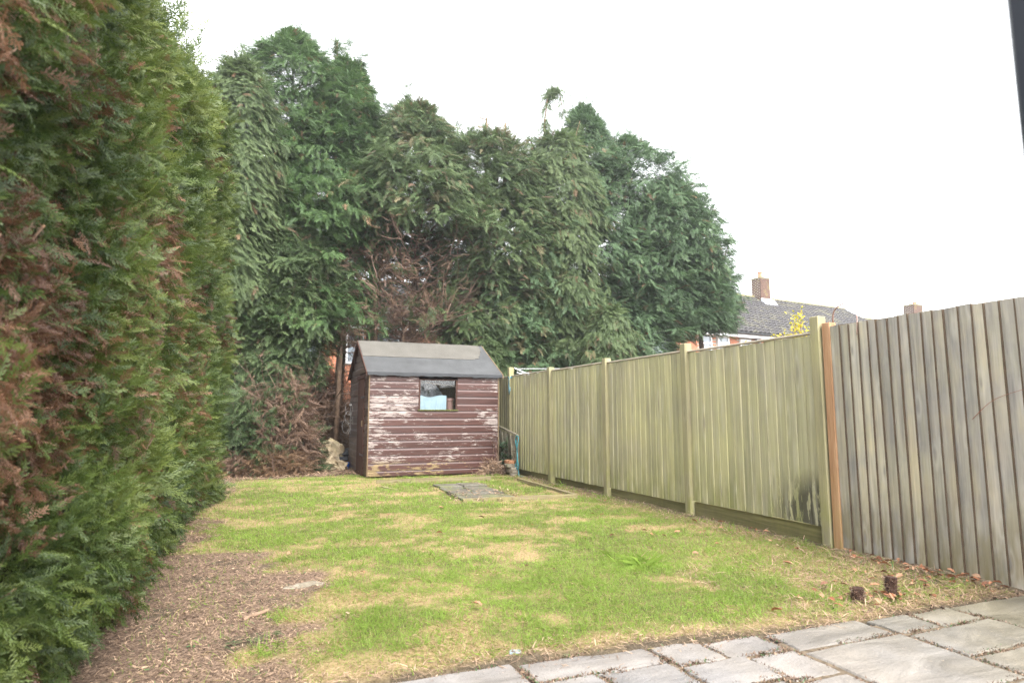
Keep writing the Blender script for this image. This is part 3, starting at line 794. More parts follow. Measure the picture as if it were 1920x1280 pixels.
conifer('conifer_tree', 'rusty tipped conifer rising behind the rotary clothes line', 6.9, 16.4, 8.2, [(0,1.4),(.2,1.7),(.5,1.8),(.8,1.4),(1,.6)], 110, 'leaf_blue', seed=16, group=G_T, tip_dead=.32, zmin=.05, shell=6800)
conifer('conifer_tree', 'weeping conifer with hanging pale sprays and a wispy arched leader', 8.1, 16.0, 9.5, [(0,1.1),(.2,1.25),(.5,1.3),(.8,1.2),(.95,.75),(1,.4)], 90, 'leaf_light', 'droop', seed=17, group=G_T, size=.36, zmin=.08, tip_dead=.1, shell=13000)
conifer('conifer_tree', 'blue green conifer with a narrow pointed top next to the weeping one', 9.6, 17.2, 11.2, [(0,1.7),(.2,2.1),(.5,2.1),(.7,1.8),(.86,1.1),(.95,.55),(1,.2)], 120, 'leaf_blue', seed=18, group=G_T, zmin=.1)
conifer('conifer_tree', 'broad blue green conifer with an uneven domed top in the middle of the right group', 11.4, 17.2, 10.5, [(0,.9),(.2,1.2),(.38,1.8),(.55,2.3),(.75,2.2),(.9,1.6),(.97,.7),(1,.2)], 135, 'leaf_blue', seed=19, group=G_T, zmin=.08)
conifer('conifer_tree', 'blue green conifer sloping down towards the house, second from the right end', 13.0, 17.2, 9.2, [(0,1.1),(.2,1.4),(.5,1.8),(.75,1.8),(.9,1.2),(1,.25)], 110, 'leaf_blue', seed=20, group=G_T, zmin=.44)
conifer('conifer_tree', 'low dark conifer at the right end of the row, partly hiding the tiled roof', 14.0, 16.9, 7.0, [(0,.4),(.4,.5),(.6,1.0),(.75,1.1),(.92,.7),(1,.3)], 80, 'leaf_blue', seed=21, group=G_T, zmin=.56, shell=4200)
conifer('conifer_tree', 'bright green low conifer growing right behind the shed, beside the fence', 5.4, 15.0, 3.3, [(0,.8),(.3,.9),(.7,.65),(1,.2)], 50, 'leaf_mid', seed=22, group=G_T, zmin=.1, size=.28, shell=4200)
conifer('conifer_tree', 'young weeping conifer with pale tips rising just above the fence top', 8.3, 13.6, 3.9, [(0,.8),(.4,.85),(.8,.5),(1,.2)], 60, 'leaf_light', 'droop', seed=23, group=G_T, size=.34, zmin=.2, tip_dead=.15, shell=4200)
conifer('conifer_tree', 'leafy green conifer with low spreading boughs left of the dead branches', .25, 15.5, 6.2, [(0,.7),(.25,1.0),(.5,1.3),(.75,1.2),(1,.4)], 100, 'leaf_mid', seed=24, group=G_T, zmin=.32)
conifer('conifer_tree', 'shadowed conifer in the second row behind the shed', 3.0, 19.0, 9.2, [(0,1.2),(.6,2.2),(.75,1.5),(1,.2)], 80, 'leaf_dark', seed=25, group=G_T, zmin=.47, shell=5500)

# topped leaders, bare stubs and wisps above the conifers
def tree_named(part): return next(o for o in bpy.data.objects if o.get('label', '').startswith(part))
def Ystub(root, specs, mat=M['twig'], name='bare_leader'):
    for pts, r0 in specs:
        mb = MB(); mb.tube(pts, [r0*(1-.5*i/(len(pts)-1)) for i in range(len(pts))], 6)
        mb.build(name, mat, root)
t5 = tree_named('conifer with cut bare leaders')
Ystub(t5, [([(5.75,16.0,8.0),(5.76,16.0,9.82)], .05), ([(6.05,16.0,7.8),(6.06,16.0,9.48)], .09), ([(6.33,16.0,7.8),(6.36,16.0,9.75)], .06)], M['twig'])
mb = MB()
for a, b_ in (((5.76,16,9.75),(4.9,15.8,9.62)), ((5.76,16,9.5),(5.15,15.8,9.25)), ((6.36,16,9.4),(6.75,15.9,9.72)), ((6.36,16,9.2),(6.6,15.9,9.6))):
    m_ = tuple((p+q)/2 + (.08 if i == 2 else 0) for i, (p, q) in enumerate(zip(a, b_))); mb.tube([a, m_, b_], [.018,.013,.006], 4)
tag(mb.build('bare_twigs', M['twig'], t5), kind='stuff')
# wispy weeping leader of the drooping conifer
t6 = tree_named('weeping conifer'); rng = np.random.default_rng(61)
wl = [[(7.6,16,9.0),(7.62,16,9.9),(7.72,16,10.75),(7.86,16,11.15),(8.0,16,11.2)], [(7.9,16,11.2),(8.14,16,11.1),(8.22,16,10.7),(8.26,16,10.35)], [(8.6,16,8.9),(8.7,16,9.8),(8.85,16,10.3)], [(7.3,16,8.9),(7.15,16,9.4),(7.0,16,9.5)]]
mb = MB()
for p in wl: mb.tube(p, [.03*(1-.8*i/(len(p)-1)) for i in range(len(p))], 4)
mb.build('leader', M['twig'], t6)
PP, dens = [], [260, 70, 60, 60]
for p, n in zip(wl, dens):
    p = np.array(p, float); t = rng.random(n)*(len(p)-1); i = np.minimum(t.astype(int), len(p)-2); f = (t-i)[:, None]
    PP.append(p[i]*(1-f)+p[i+1]*f + rng.normal(size=(n, 3))*[.05,.05,.03])
PP = np.concatenate(PP); n = len(PP)
V, C = scatter(F_DROOP, PP+rng.normal(size=(n,3))*.05, np.array([0,0,-.8])+rvec(n)*.7, rvec(n), rng.uniform(.16,.34,n), rng.random(n), np.zeros(n))
tri_mesh('leader_sprays', V, C, M['leaf_light'], t6)
t9 = tree_named('dark conifer with two thin'); Ystub(t9, [([(1.6,17.2,10.0),(1.62,17.2,11.9)], .03), ([(2.25,17.2,10.0),(2.3,17.2,11.5)], .03)])
n = 260; tt = rng.random(n)
PP = np.where((rng.random(n) < .5)[:, None], np.stack([1.6+0*tt, 17.2+0*tt, 10+1.95*tt], -1), np.stack([2.28+0*tt, 17.2+0*tt, 9.8+1.8*tt], -1)) + rng.normal(size=(n,3))*(np.array([.17,.17,.05])*(1.15-tt)[:, None])
V, C = scatter(F_TREE, PP, rvec(n)*[1,1,.3]+[0,0,.35], rvec(n)*.5+[0,0,1], rng.uniform(.2,.34,n), rng.random(n), (rng.random(n)<.1)*.6)
tri_mesh('leader_sprays', V, C, M['leaf_dark'], t9)

# dead bare boughs of the tree above the shed
def bough(mb, start, dirv, L, r0, nt, rg, up=.15, lvl=1, sprays=None):
    d = Vector(dirv).normalized(); p = Vector(start); pts = [p.copy()]
    n = 5
    for i in range(n):
        d = (d + Vector((rg.gauss(0,.10), rg.gauss(0,.10), rg.gauss(up*.3,.10)))).normalized()
        p = p + d*(L/n); pts.append(p.copy())
    mb.tube(pts, [r0*(1-.8*i/n) for i in range(n+1)], 4 if lvl == 1 else 3, cap=False)
    if lvl <= 2:
        for k in range(nt):
            t = rg.uniform(.2, 1.0)*n; i = min(int(t), n-1); q = pts[i].lerp(pts[i+1], t-i)
            dd = (d + Vector((rg.gauss(0,.65), rg.gauss(0,.65), rg.gauss(.05,.5)))).normalized()
            bough(mb, q, dd, L*rg.uniform(.18,.42)/ (1 if lvl == 1 else 1.3), r0*.45, max(2, nt//3), rg, up, lvl+1, sprays)
    if sprays is not None and lvl >= 2: sprays.append((tuple(pts[-1]), tuple(d)))
def deadwood(root, specs, seed, name='dead_branches', mat=M['deadtwig'], pspray=.12, leaf='leaf_dark', ssize=.22, live=0):
    global rng
    rg = random.Random(seed); mb = MB(); sp = []
    for st, dv, L, r0, nt in specs: bough(mb, st, dv, L, r0, nt, rg, sprays=sp)
    tag(mb.build(name, mat, root), kind='stuff')
    rng = np.random.default_rng(seed)
    if live:
        lv = [s for s in sp if rg.random() < live]; k = 6; P = np.repeat(np.array([s[0] for s in lv]), k, 0); P = P+rng.normal(size=P.shape)*.12
        D = np.repeat(np.array([s[1] for s in lv]), k, 0)+rvec(len(P))*.6
        V, C = scatter(F_TREE, P, D, rvec(len(P))*.5+[0,0,1], rng.uniform(.2,.36,len(P)), rng.random(len(P)), np.zeros(len(P)))
        tri_mesh('green_sprays', V, C, M[leaf], root)
    sp = [s for s in sp if rg.random() < pspray]
    n = len(sp)
    if n:
        P = np.repeat(np.array([s[0] for s in sp]), 3, 0) + rng.normal(size=(3*n,3))*.06; D = np.repeat(np.array([s[1] for s in sp]), 3, 0) + rvec(3*n)*.6 - np.array([0,0,.3])
        V, C = scatter(F_DEAD, P, D, rvec(3*n), rng.uniform(.6,1.2,3*n)*ssize, rng.random(3*n), np.ones(3*n))
        tri_mesh('dead_sprays', V, C, M[leaf], root)
rg = random.Random(5)
t4 = tree_named('bushy mid green conifer')
specs = []
for k in range(46):
    a = rg.uniform(-3.14, .5)
    specs.append(((3.6+rg.uniform(-.4,.4), 15.9, rg.uniform(2.9, 5.3)), (math.cos(a), math.sin(a)-.2, rg.uniform(-.1, .45)), rg.uniform(1.3, 2.3), .028, 8))
for k in range(9): specs.append(((4.2+rg.uniform(-.4,.4), 15.6, rg.uniform(3.2, 3.9)), (.9, -.25+rg.uniform(-.2,.2), rg.uniform(.1,.5)), rg.uniform(1.0,1.7), .022, 9))
deadwood(t4, specs, 51, pspray=.36, leaf='leaf_mid', ssize=.22, live=.045)
def leggy_tree(label, x, y, h, seed, n, L, ps=.3, z0=1.0, group='thin dead trunks behind the shed'):
    r = empty('dead_tree', (x, y, 0), label, 'tree', group); rg = random.Random(seed)
    mb = MB(); mb.tube([(x,y,-.1),(x+.05,y,h*.5),(x-.03,y+.05,h)], [.075,.06,.025], 7); mb.build('trunk', M['twig'], r, smooth=True)
    specs = []
    for k in range(n):
        a = rg.uniform(0, 6.28); z = rg.uniform(z0, h*.97)
        specs.append(((x, y, z), (math.cos(a), math.sin(a), rg.uniform(-.1,.6)), L*rg.uniform(.6,1.3), .016, 9))
    deadwood(r, specs, seed, pspray=ps*.9, leaf='leaf_mid')
leggy_tree('slim reddish bare trunk just left of the shed roof, brown twigs all the way up', 1.75, 15.6, 5.4, 52, 24, .8, .3)
leggy_tree('bare brown twiggy trunk rising behind the left half of the shed roof', 2.65, 15.8, 5.5, 53, 26, 1.0, .5)
leggy_tree('dark bare trunk tangled in brown twigs behind the right half of the shed roof', 4.45, 15.9, 4.2, 54, 20, .95, .25)
leggy_tree('short bare trunk with withered brown sprays behind the middle of the shed roof', 3.4, 15.7, 3.7, 55, 20, .9, .8)

# ---------------------------------------------------------------- brown half-dead bushes left of the shed
def bush(name, label, x, y, rx, ry, h, n, seed, leaf, pd, size=.24, cat='bush', stems=26, tpl=None, group=None):
    global rng
    rng = np.random.default_rng(seed); rg = random.Random(seed)
    r = empty(name, (x, y, 0), label, cat, group)
    mb = MB()
    for k in range(stems):
        a = rg.uniform(0, 6.28); q = rg.random()
        bough(mb, (x+rg.gauss(0,.15), y+rg.gauss(0,.15), 0), (math.cos(a)*rx*q, math.sin(a)*ry*q, h*rg.uniform(.5,1)), h*rg.uniform(.6,1.0), .016, 6, rg, .1)
    mb.build('stems', M['deadtwig'], r)
    u = rvec(n); u[:, 2] = np.abs(u[:, 2])*1.15-.12; rad = rng.uniform(.55, 1.0, n)
    bump = .75+.5*vnoise(u[:,0]*2+5, u[:,2]*2+u[:,1]+5, .5, seed)
    P = np.stack([x+u[:,0]*rx*rad*bump, y+u[:,1]*ry*rad*bump, np.maximum(.05, u[:,2]*h*rad*bump)], -1)
    D = u*[1,1,.3] + rvec(n)*.7 + np.array([0,0,-.15])
    nz = vnoise(P[:,0]+P[:,1]*.5, P[:,2], .4, seed+3)
    dd = (nz + rng.normal(size=n)*.06 < pd).astype(float)
    U_ = rvec(n)+[0,0,.6]; S_ = rng.uniform(.6,1.25,n)*size*1.05; t_ = np.clip(.25+.9*(vnoise(P[:,0], P[:,2], .3, seed+5, 3)-.3)+rng.normal(size=n)*.15, 0, 1); q = dd > .5
    va, ca = scatter(tpl or F_TREE, P[~q], D[~q], U_[~q], S_[~q], t_[~q], dd[~q]); vb, cb = scatter(F_DEAD, P[q], D[q], U_[q], S_[q], t_[q], dd[q])
    V = np.concatenate([va, vb]); C = np.concatenate([ca, cb])
    tri_mesh('sprays', V, C, M[leaf], r)
    return r
G_B = 'half dead conifer bushes along the far end'
bush('conifer_bush', 'brown half dead bush with bare grey twigs at its foot, left of the pale rocks', .50, 14.1, .78, .6, 2.2, 3900, 71, 'leaf_mid', .60, group=G_B)
bush('conifer_bush', 'dark shaggy bush with green ivy patches touching the far end of the hedge', -.15, 13.9, .75, .6, 1.8, 3450, 72, 'leaf_mid', .44, group=G_B)
bush('conifer_bush', 'rust brown dry conifer mass with pink brown sprays above the half dead bush', .25, 15.0, .95, .6, 3.0, 3900, 73, 'leaf_mid', .64, group=G_B)
bush('conifer_bush', 'tangled dead brown bush growing behind the pale rocks, left of the shed', 1.55, 16.6, .8, .5, 2.7, 3450, 74, 'leaf_dark', .93, group=G_B)
bush('conifer_bush', 'low withered grey brown scrub lying in front of the half dead bush', .35, 13.45, .75, .3, .5, 1300, 75, 'leaf_dark', .9, size=.2, stems=20, group=G_B)
bush('conifer_bush', 'green leafy branch mass hanging above the brown bushes by the hedge', -.1, 15.2, .95, .7, 4.6, 3900, 76, 'leaf_mid', .30, size=.3, group=G_B)
# golden shrub behind the fence
rg = random.Random(8)
def golden(label, x, y, tips, seed):
    global rng
    rng = np.random.default_rng(seed)
    r = empty('golden_shrub', (x, y, 0), label, 'shrub', 'golden shrubs behind the green fence')
    mb = MB(); PP = []
    for tx, ty, tz in tips:
        p0 = Vector((x, y, 0)); p1 = Vector((tx, ty, tz)); m_ = p0.lerp(p1, .6) + Vector((0,0,.1))
        mb.tube([p0, m_, p1], [.012,.009,.004], 4)
        for k in range(130):
            q = p1.lerp(m_, rng.random()*.8); PP.append(np.array(q) + rng.normal(size=3)*[.04,.04,.045])
    mb.build('stems', M['twig'], r)
    PP = np.array(PP); n = len(PP)
    leaf = (np.array([[[0,0,0],[.5,.28,.05],[1,0,0]],[[0,0,0],[1,0,0],[.5,-.28,.05]]]), np.array([[0,.4,1],[0,1,.4]]))
    V, C = scatter(leaf, PP, rvec(n)+[0,0,.3], rvec(n), rng.uniform(.035,.065,n), np.clip(rng.normal(.6,.35,n),0,1), np.zeros(n))
    tri_mesh('leaves', V, C, M['leaf_gold'], r)
golden('yellow leaved shrub poking over the fence beside the tall post with the orange timber', 7.1, 6.5, [(7.0,6.5,2.40),(7.1,6.55,2.62),(7.16,6.5,2.72),(6.9,6.6,2.36),(7.25,6.4,2.45),(6.8,6.6,2.34),(7.2,6.45,2.3)], 81)
golden('few yellow and green shoots just showing over the fence below the house wall', 7.0, 7.6, [(7.0,7.4,2.3),(7.15,7.3,2.26),(7.4,7.0,2.3),(6.95,7.5,2.24)], 82)

# ---------------------------------------------------------------- houses beyond
def bricks(mb, s0, s1, z0, z1, holes, rg, y=0.0):
    """joined bricks standing 4 mm proud of the mortar on the plane y"""
    row = 0; z = z0
    while z < z1 - .02:
        s = s0 - (.1125 if row % 2 else 0)
        while s < s1:
            a, b_ = max(s, s0), min(s+.215, s1)
            zt = min(z+.065, z1)
            if b_-a > .03 and not any(b_ > h[0] and a < h[1] and zt > h[2] and z < h[3] for h in holes):
                d = .006 + rg.random()*.006
                b0 = len(mb.v)
                mb.v += [(a,y,z),(b_,y,z),(b_,y,zt),(a,y,zt),(a+.004,y-d,z+.004),(b_-.004,y-d,z+.004),(b_-.004,y-d,zt-.004),(a+.004,y-d,zt-.004)]
                for q in ((4,5,6,7),(0,1,5,4),(1,2,6,5),(2,3,7,6),(3,0,4,7)): mb.f.append(tuple(b0+i for i in q)); mb.mi.append(0)
            s += .225
        z += .075; row += 1
def pantiles(mb, s0, s1, yb, zb, yt, zt, cw=.30, ch=.33):
    """joined interlocking tiles on a slope from (yb,zb) up to (yt,zt)"""
    L = math.hypot(yt-yb, zt-zb); dy, dz = (yt-yb)/L, (zt-zb)/L; ny_, nz_ = -dz, dy
    prof = [(0,.0),(.18,.05),(.38,.07),(.58,.05),(.74,.006),(.88,-.006),(1.0,0)]
    nr = int(L/ch); nc = int((s1-s0)/cw)
    for r_ in range(nr+1):
        u0 = r_*ch; u1 = min(u0+ch+.03, L)
        if u1-u0 < .03: continue
        for c in range(nc):
            b0 = len(mb.v); n = len(prof)
            lift = .045 + rg.random()*.008
            for (t, hgt) in prof:
                s = s0+(c+t)*cw; k = hgt+lift
                mb.v.append((s, yb+dy*u0+ny_*k, zb+dz*u0+nz_*k))
            for (t, hgt) in prof:
                s = s0+(c+t)*cw; k = hgt+.004
                mb.v.append((s, yb+dy*u1+ny_*k, zb+dz*u1+nz_*k))
            for (t, hgt) in prof:
                s = s0+(c+t)*cw; k = hgt-.012
                mb.v.append((s, yb+dy*u0+ny_*k, zb+dz*u0+nz_*k))
            for i in range(n-1):
                mb.f += [(b0+i, b0+i+1, b0+n+i+1, b0+n+i), (b0+2*n+i, b0+2*n+i+1, b0+i+1, b0+i)]; mb.mi += [0, 0]
def chimney(house, cx, cy, w_, d_, z0, z1, pots, mat, Mx):
    rg2 = random.Random(4)
    core = MB(); core.box(cx-w_/2+.01, cx+w_/2-.01, cy-d_/2+.01, cy+d_/2-.01, z0, z1)
    ch = core.build('chimney', M['mortar'], None); ch.matrix_basis = Mx; ch.parent = house; ch.matrix_parent_inverse = Matrix.Translation(-house.location)
    mb = MB()
    z = z0; row = 0
    while z < z1-.03:
        zt = min(z+.065, z1); o = .012 if z > z1-.16 else 0
        off = .1125 if row % 2 else 0
        for (a0, a1, fx) in ((cx-w_/2, cx+w_/2, 0), (cy-d_/2, cy+d_/2, 1)):
            s = a0-off
            while s < a1:
                a, b_ = max(s, a0), min(s+.215, a1)
                if b_-a > .02:
                    if fx == 0:
                        mb.box(a, b_, cy-d_/2-.004-o, cy-d_/2+.03, z, zt); mb.box(a, b_, cy+d_/2-.03, cy+d_/2+.004+o, z, zt)
                    else:
                        mb.box(cx-w_/2-.004-o, cx-w_/2+.03, a+.031, b_-.031 if b_ > a+.1 else b_, z, zt); mb.box(cx+w_/2-.03, cx+w_/2+.004+o, a+.031, b_-.031 if b_ > a+.1 else b_, z, zt)
                s += .225
        z += .075; row += 1
    o = mb.build('brickwork', mat, None); o['kind'] = 'stuff'; o.parent = ch
    cp = MB(); cp.prism([(cx-w_/2-.03, z1), (cx+w_/2+.03, z1), (cx+w_/2+.01, z1+.06), (cx-w_/2-.01, z1+.06)], 1, cy-d_/2-.03, cy+d_/2+.03)
    o = cp.build('cap', M['ridge_tile'], None); o.parent = ch
    for (px, py, h_, mt) in pots:
        pm = MB(); pm.tube([(px,py,z1+.05),(px,py,z1+.05+h_*.8),(px,py,z1+.05+h_*.82),(px,py,z1+.05+h_)], [.13,.11,.135,.13], 12)
        o = pm.build('chimney_pot', M[mt], None, smooth=False); o.parent = ch
    return ch
def window(house, Mx, s0, s1, z0, z1, layout, hood=None):
    """white framed window: frame with two sashes, panes as sub-parts"""
    f = MB(); fw_ = .07
    f.box(s0, s1, -.03, .06, z0, z0+fw_); f.box(s0, s1, -.03, .06, z1-fw_, z1)
    f.box(s0, s0+fw_, -.03, .06, z0+fw_, z1-fw_); f.box(s1-fw_, s1, -.03, .06, z0+fw_, z1-fw_)
    for zz in layout: f.box(s0+fw_, s1-fw_, -.028, .058, zz-.04, zz+.04)
    o = f.build('window', M['upvc'], None); o.matrix_basis = Mx; o.parent = house; o.matrix_parent_inverse = Matrix.Translation(-house.location)
    zs = [z0+fw_] + sum([[a-.04, a+.04] for a in layout], []) + [z1-fw_]
    for a, b_ in zip(zs[::2], zs[1::2]):
        p = MB(); p.box(s0+fw_+.001, s1-fw_-.001, .01, .02, a+.001, b_-.001); q = p.build('pane', M['pane'], None); q.parent = o
    if hood:
        p = MB(); p.box(s0, s1, -.02, .06, z1+.002, hood); q = p.build('header_panel', M['upvc'], None); q.parent = o
def house(name, label, loc, rot, W_, D_, ze, zr, wins, bz, brick, hood=None, tiles=True, wx0=0, brange=None):
    h = empty(name, loc, label, 'house', 'brick houses beyond the garden')
    Mx = Matrix.Translation(loc) @ Matrix.Rotation(rot, 4, 'Z')
    def put(mb, nm, mat, bev=0, kind=None, parent=None):
        o = mb.build(nm, mat, None, bevel=bev)
        if parent is None:
            o.matrix_basis = Mx; o.parent = h; o.matrix_parent_inverse = Matrix.Translation(-h.location)
        else: o.parent = parent
        if kind: o['kind'] = kind
        return o
    m = MB(); m.prism([(0.05, -.2), (D_, -.2), (D_, ze), (D_/2, zr-.08), (0.05, ze)], 0, 0, W_)
    wall = put(m, 'wall', M['mortar'])
    rgb = random.Random(2)
    m = MB(); b0, b1 = brange or (0, W_); bricks(m, b0, b1, bz, ze-.1, [(a, b_, c-.0, (hood or d)) for a, b_, c, d, _ in wins], rgb, y=.049)
    put(m, 'brickwork', brick, kind='stuff', parent=wall)
    for a, b_, c, d, lay in wins: window(h, Mx, a, b_, c, d, lay, hood)
    # roof slab + tiles
    ov = .35; k = (zr-ze)/(D_/2)
    m = MB(); m.prism([(-ov, ze-ov*k), (D_/2, zr), (D_+ov, ze-ov*k), (D_+ov, ze-ov*k-.1), (D_/2, zr-.1), (-ov, ze-ov*k-.1)], 0, -.15, W_+.15)
    roof = put(m, 'roof', M['tile'])
    if tiles:
        m = MB(); pantiles(m, -.15, W_+.15, -ov-.05, ze-ov*k-.03, D_/2-.06, zr-.03)
        put(m, 'roof_tiles', M['tile'], kind='stuff', parent=roof)
    # ridge tiles
    n = int(W_/.45)
    for i in range(n):
        m = MB(); a = -.15+i*(W_+.3)/n; b_ = a+(W_+.3)/n-.008
        arc = [(D_/2+.16*math.cos(t), zr+.005+.13*math.sin(t)) for t in [math.pi*q/6 for q in range(7)]]
        m.prism(arc, 0, a, b_); put(m, 'ridge_tile', M['ridge_tile'], parent=roof)
    zf = ze-ov*k
    m = MB(); m.box(-.15, W_+.15, -ov+.03, -ov+.055, zf-.24, zf-.075); put(m, 'fascia', M['upvc'])
    m = MB(); m.box(-.15, W_+.15, -ov+.056, .04, zf-.23, zf-.21); put(m, 'soffit', M['upvc'])
    m = MB()
    g = [(-ov-.095, zf-.02), (-ov-.09, zf-.08), (-ov-.04, zf-.115), (-ov+.01, zf-.08), (-ov+.02, zf-.02)]
    m.prism(g, 0, -.15, W_+.15); put(m, 'gutter', M['black_plastic'])
    return h, Mx, zf
a6 = R(6); dX, dY = math.cos(a6), math.sin(a6)
rg = random.Random(9)
# house on the right: local s = distance along the wall from p0-13 m
ox = 21.5-13*dX; oy = 21.95-13*dY
wins = [(13-3.75, 13-3.08, 3.75, 4.76, [4.35]), (13-2.70, 13-2.0, 3.75, 4.74, [4.42]), (13-1.27, 13-.58, 3.85, 4.66, []), (13+.85, 13+1.9, 3.75, 4.74, []), (13-6.5, 13-5.4, 3.6, 4.74, [4.3]), (13-9.5, 13-8.3, 3.6, 4.74, [4.3])]
h1, Mx1, zf1 = house('brick_house', 'red brick house with a grey tiled roof and one brick chimney, right of the trees', (ox, oy, 0), a6, 25.5, 8, 5.18, 7.78, wins, 2.4, M['brick'], brange=(0, 17))
ch = chimney(h1, 13+4.86, 3.75, .76, .62, 7.0, 8.82, [(13+4.85, 3.75, .40, 'pot')], M['brick_old'], Mx1)
m = MB(); k = (7.78-5.18)/4
m.prism([(3.05, 7.26), (3.35, 7.26+.3*k), (3.33, 7.62), (3.30, 7.62)], 0, 13+4.36, 13+5.36)
m.box(13+4.42, 13+5.30, 3.38, 3.42, 7.3, 7.66)
o = m.build('flashing', M['flashing'], None); o.parent = ch
# flood light on the wall
m = MB(); m.box(13-.36, 13-.08, -.16, -.05, 4.52, 4.74); m.box(13-.27, 13-.17, -.05, .03, 4.56, 4.66)
o = m.build('flood_light', M['black_plastic'], None, bevel=.01); o.matrix_basis = Mx1; o.parent = h1; o.matrix_parent_inverse = Matrix.Translation(-h1.location)
m = MB(); m.box(13-.34, 13-.10, -.166, -.161, 4.54, 4.72); q = m.build('lens', M['pane'], None); q.parent = o
# the lower roof attached to it
nx0 = ox+25.72*dX-1.0*-dY*0; ny0 = oy+25.72*dY
h1b, _, _ = house('brick_house', 'lower tiled house roof stepping down behind the top of the grey fence', (ox+25.85*dX, oy+25.85*dY, 0), a6, 9, 8, 4.9, 7.3, [], 4.0, M['brick'], brange=(0, .5))
# house behind the conifers
wins = [(.9, 2.0, 3.5, 4.75, [4.2]), (3.0, 3.7, 3.3, 4.75, [4.2]), (4.15, 5.2, 3.4, 4.6, [4.1]), (7.6, 8.3, 2.9, 4.6, [3.9]), (9.2, 10.1, 3.4, 4.7, [4.2])]
h2, _, _ = house('brick_house', 'red brick house with white windows glimpsed through the gaps above the shed', (.2, 25.9, 0), R(-3), 11.5, 8, 5.2, 7.6, wins, 1.6, M['brick'])
# far chimney house
h3 = None
h3, Mx3, _ = house('brick_house', 'far house whose brick chimney with two small pots peeps over the grey fence', (36.5, 23.5, 0), R(3), 9, 8, 5.0, 7.3, [], 4.6, M['brick'], tiles=False, brange=(0, .5))
chimney(h3, 4.4, 3.9, .95, .7, 6.8, 8.55, [(4.2, 3.9, .34, 'metal'), (4.65, 3.9, .26, 'pot')], M['brick_old'], Mx3)

# ---------------------------------------------------------------- green fence
FX = 5.0
def board_mesh(name, wd, ht, t0, t1, rg, edge=0):
    """feather-edge board standing on z=0, local y = along the fence; thick edge at y=0"""
    mb = MB(); n = 3
    secs = []
    for i in range(n+1):
        z = ht*i/n; j = rg.uniform(-.002, .002); c = rg.uniform(-.0025,.0025)
        secs.append([(-t0+c, 0+j, z), (-t0*.98+c, .006+j, z), (-t1+c, wd+j, z), (0, wd+j, z), (0, j, z)])
    for s in secs: mb.v += s
    for i in range(n):
        for k in range(5):
            k2 = (k+1) % 5
            mb.f.append((i*5+k, i*5+k2, (i+1)*5+k2, (i+1)*5+k)); mb.mi.append(edge if k in (0, 4) else 0)
    mb.f.append((4,3,2,1,0)); mb.f.append(tuple(n*5+k for k in range(5))); mb.mi += [0, 0]
    return mb.mesh(name)
rg = random.Random(21)
M['cap_wood'] = simple('pale_capping_wood', (.40,.35,.28), .85, .2, .2, 6, .2)
gf = empty('timber_fence', (FX, 8.3, 0), 'long green stained timber fence with square posts running beside the lawn to the shed', 'fence')
post_y = [4.335, 6.34, 8.29, 10.25, 12.22, 14.2, 16.2]
post_top = [2.16, 2.11, 2.09, 2.09, 2.23, 2.1, 2.1]
for y, zt in zip(post_y, post_top):
    mb = MB(); mb.box(-.055, .055, -.05, .05, -.3, zt)
    p = mb.build('post', M['fence_post'], None, bevel=.006); p.location = (FX-.008, y, 0); p.rotation_euler = (rg.uniform(-.004,.004), rg.uniform(-.006,.006), rg.uniform(-.03,.03)); adopt(p, gf)
bm_g = [board_mesh('board', .15, 1.0, .021, .005, rg) for _ in range(5)]
for i in range(6):
    y0, y1 = post_y[i]+.055, post_y[i+1]-.055
    zb = [.165, .12, .11, .12, .1, .1][i]; zt = [1.985, 2.00, 2.01, 2.02, 2.02, 2.02][i]
    pn = empty('fence_panel', (FX, (y0+y1)/2, 0), None, None); adopt(pn, gf)
    nbd = 15; st = (y1-y0-.03)/nbd
    for k in range(nbd):
        o = bpy.data.objects.new('board', bm_g[rg.randrange(5)]); COL.objects.link(o)
        o.location = (FX-.002-rg.uniform(0,.003), y1-.015-(k+1)*st+rg.uniform(-.004,.004), zb+rg.uniform(-.004,.006)); o.scale = (1, (st+.02)/.15, zt-zb-.0)
        o.rotation_euler = (rg.uniform(-.003,.003), 0, 0)
        if not o.data.materials: o.data.materials.append(M['fence_green'])
        if i == 0 and k >= nbd-6:
            o.material_slots[0].link = 'OBJECT'; o.material_slots[0].material = M['fence_green_stained']
        adopt(o, pn)
    for z in (zb+.18, (zb+zt)/2, zt-.2):
        mb = MB(); mb.box(FX+.002, FX+.04, y0, y1, z, z+.07); mb.build('rail', M['rail_wood'], pn)
    mb = MB(); mb.box(FX-.030, FX+.030, y0, y1, zt+.012, zt+.032); mb.build('capping_strip', M['cap_wood'], pn, bevel=.004)
    if i < 2:
        mb = MB(); mb.box(FX+.006, FX+.034, y0, y1, -.12, zb-.006); mb.build('gravel_board', M['gravel_board'], pn, bevel=.004)
    elif i < 5:
        mb = MB(); mb.box(FX+.035, FX+.06, y0, y1, -.12, zb+.02); mb.build('gravel_board', M['gravel_board'], pn, bevel=.004)

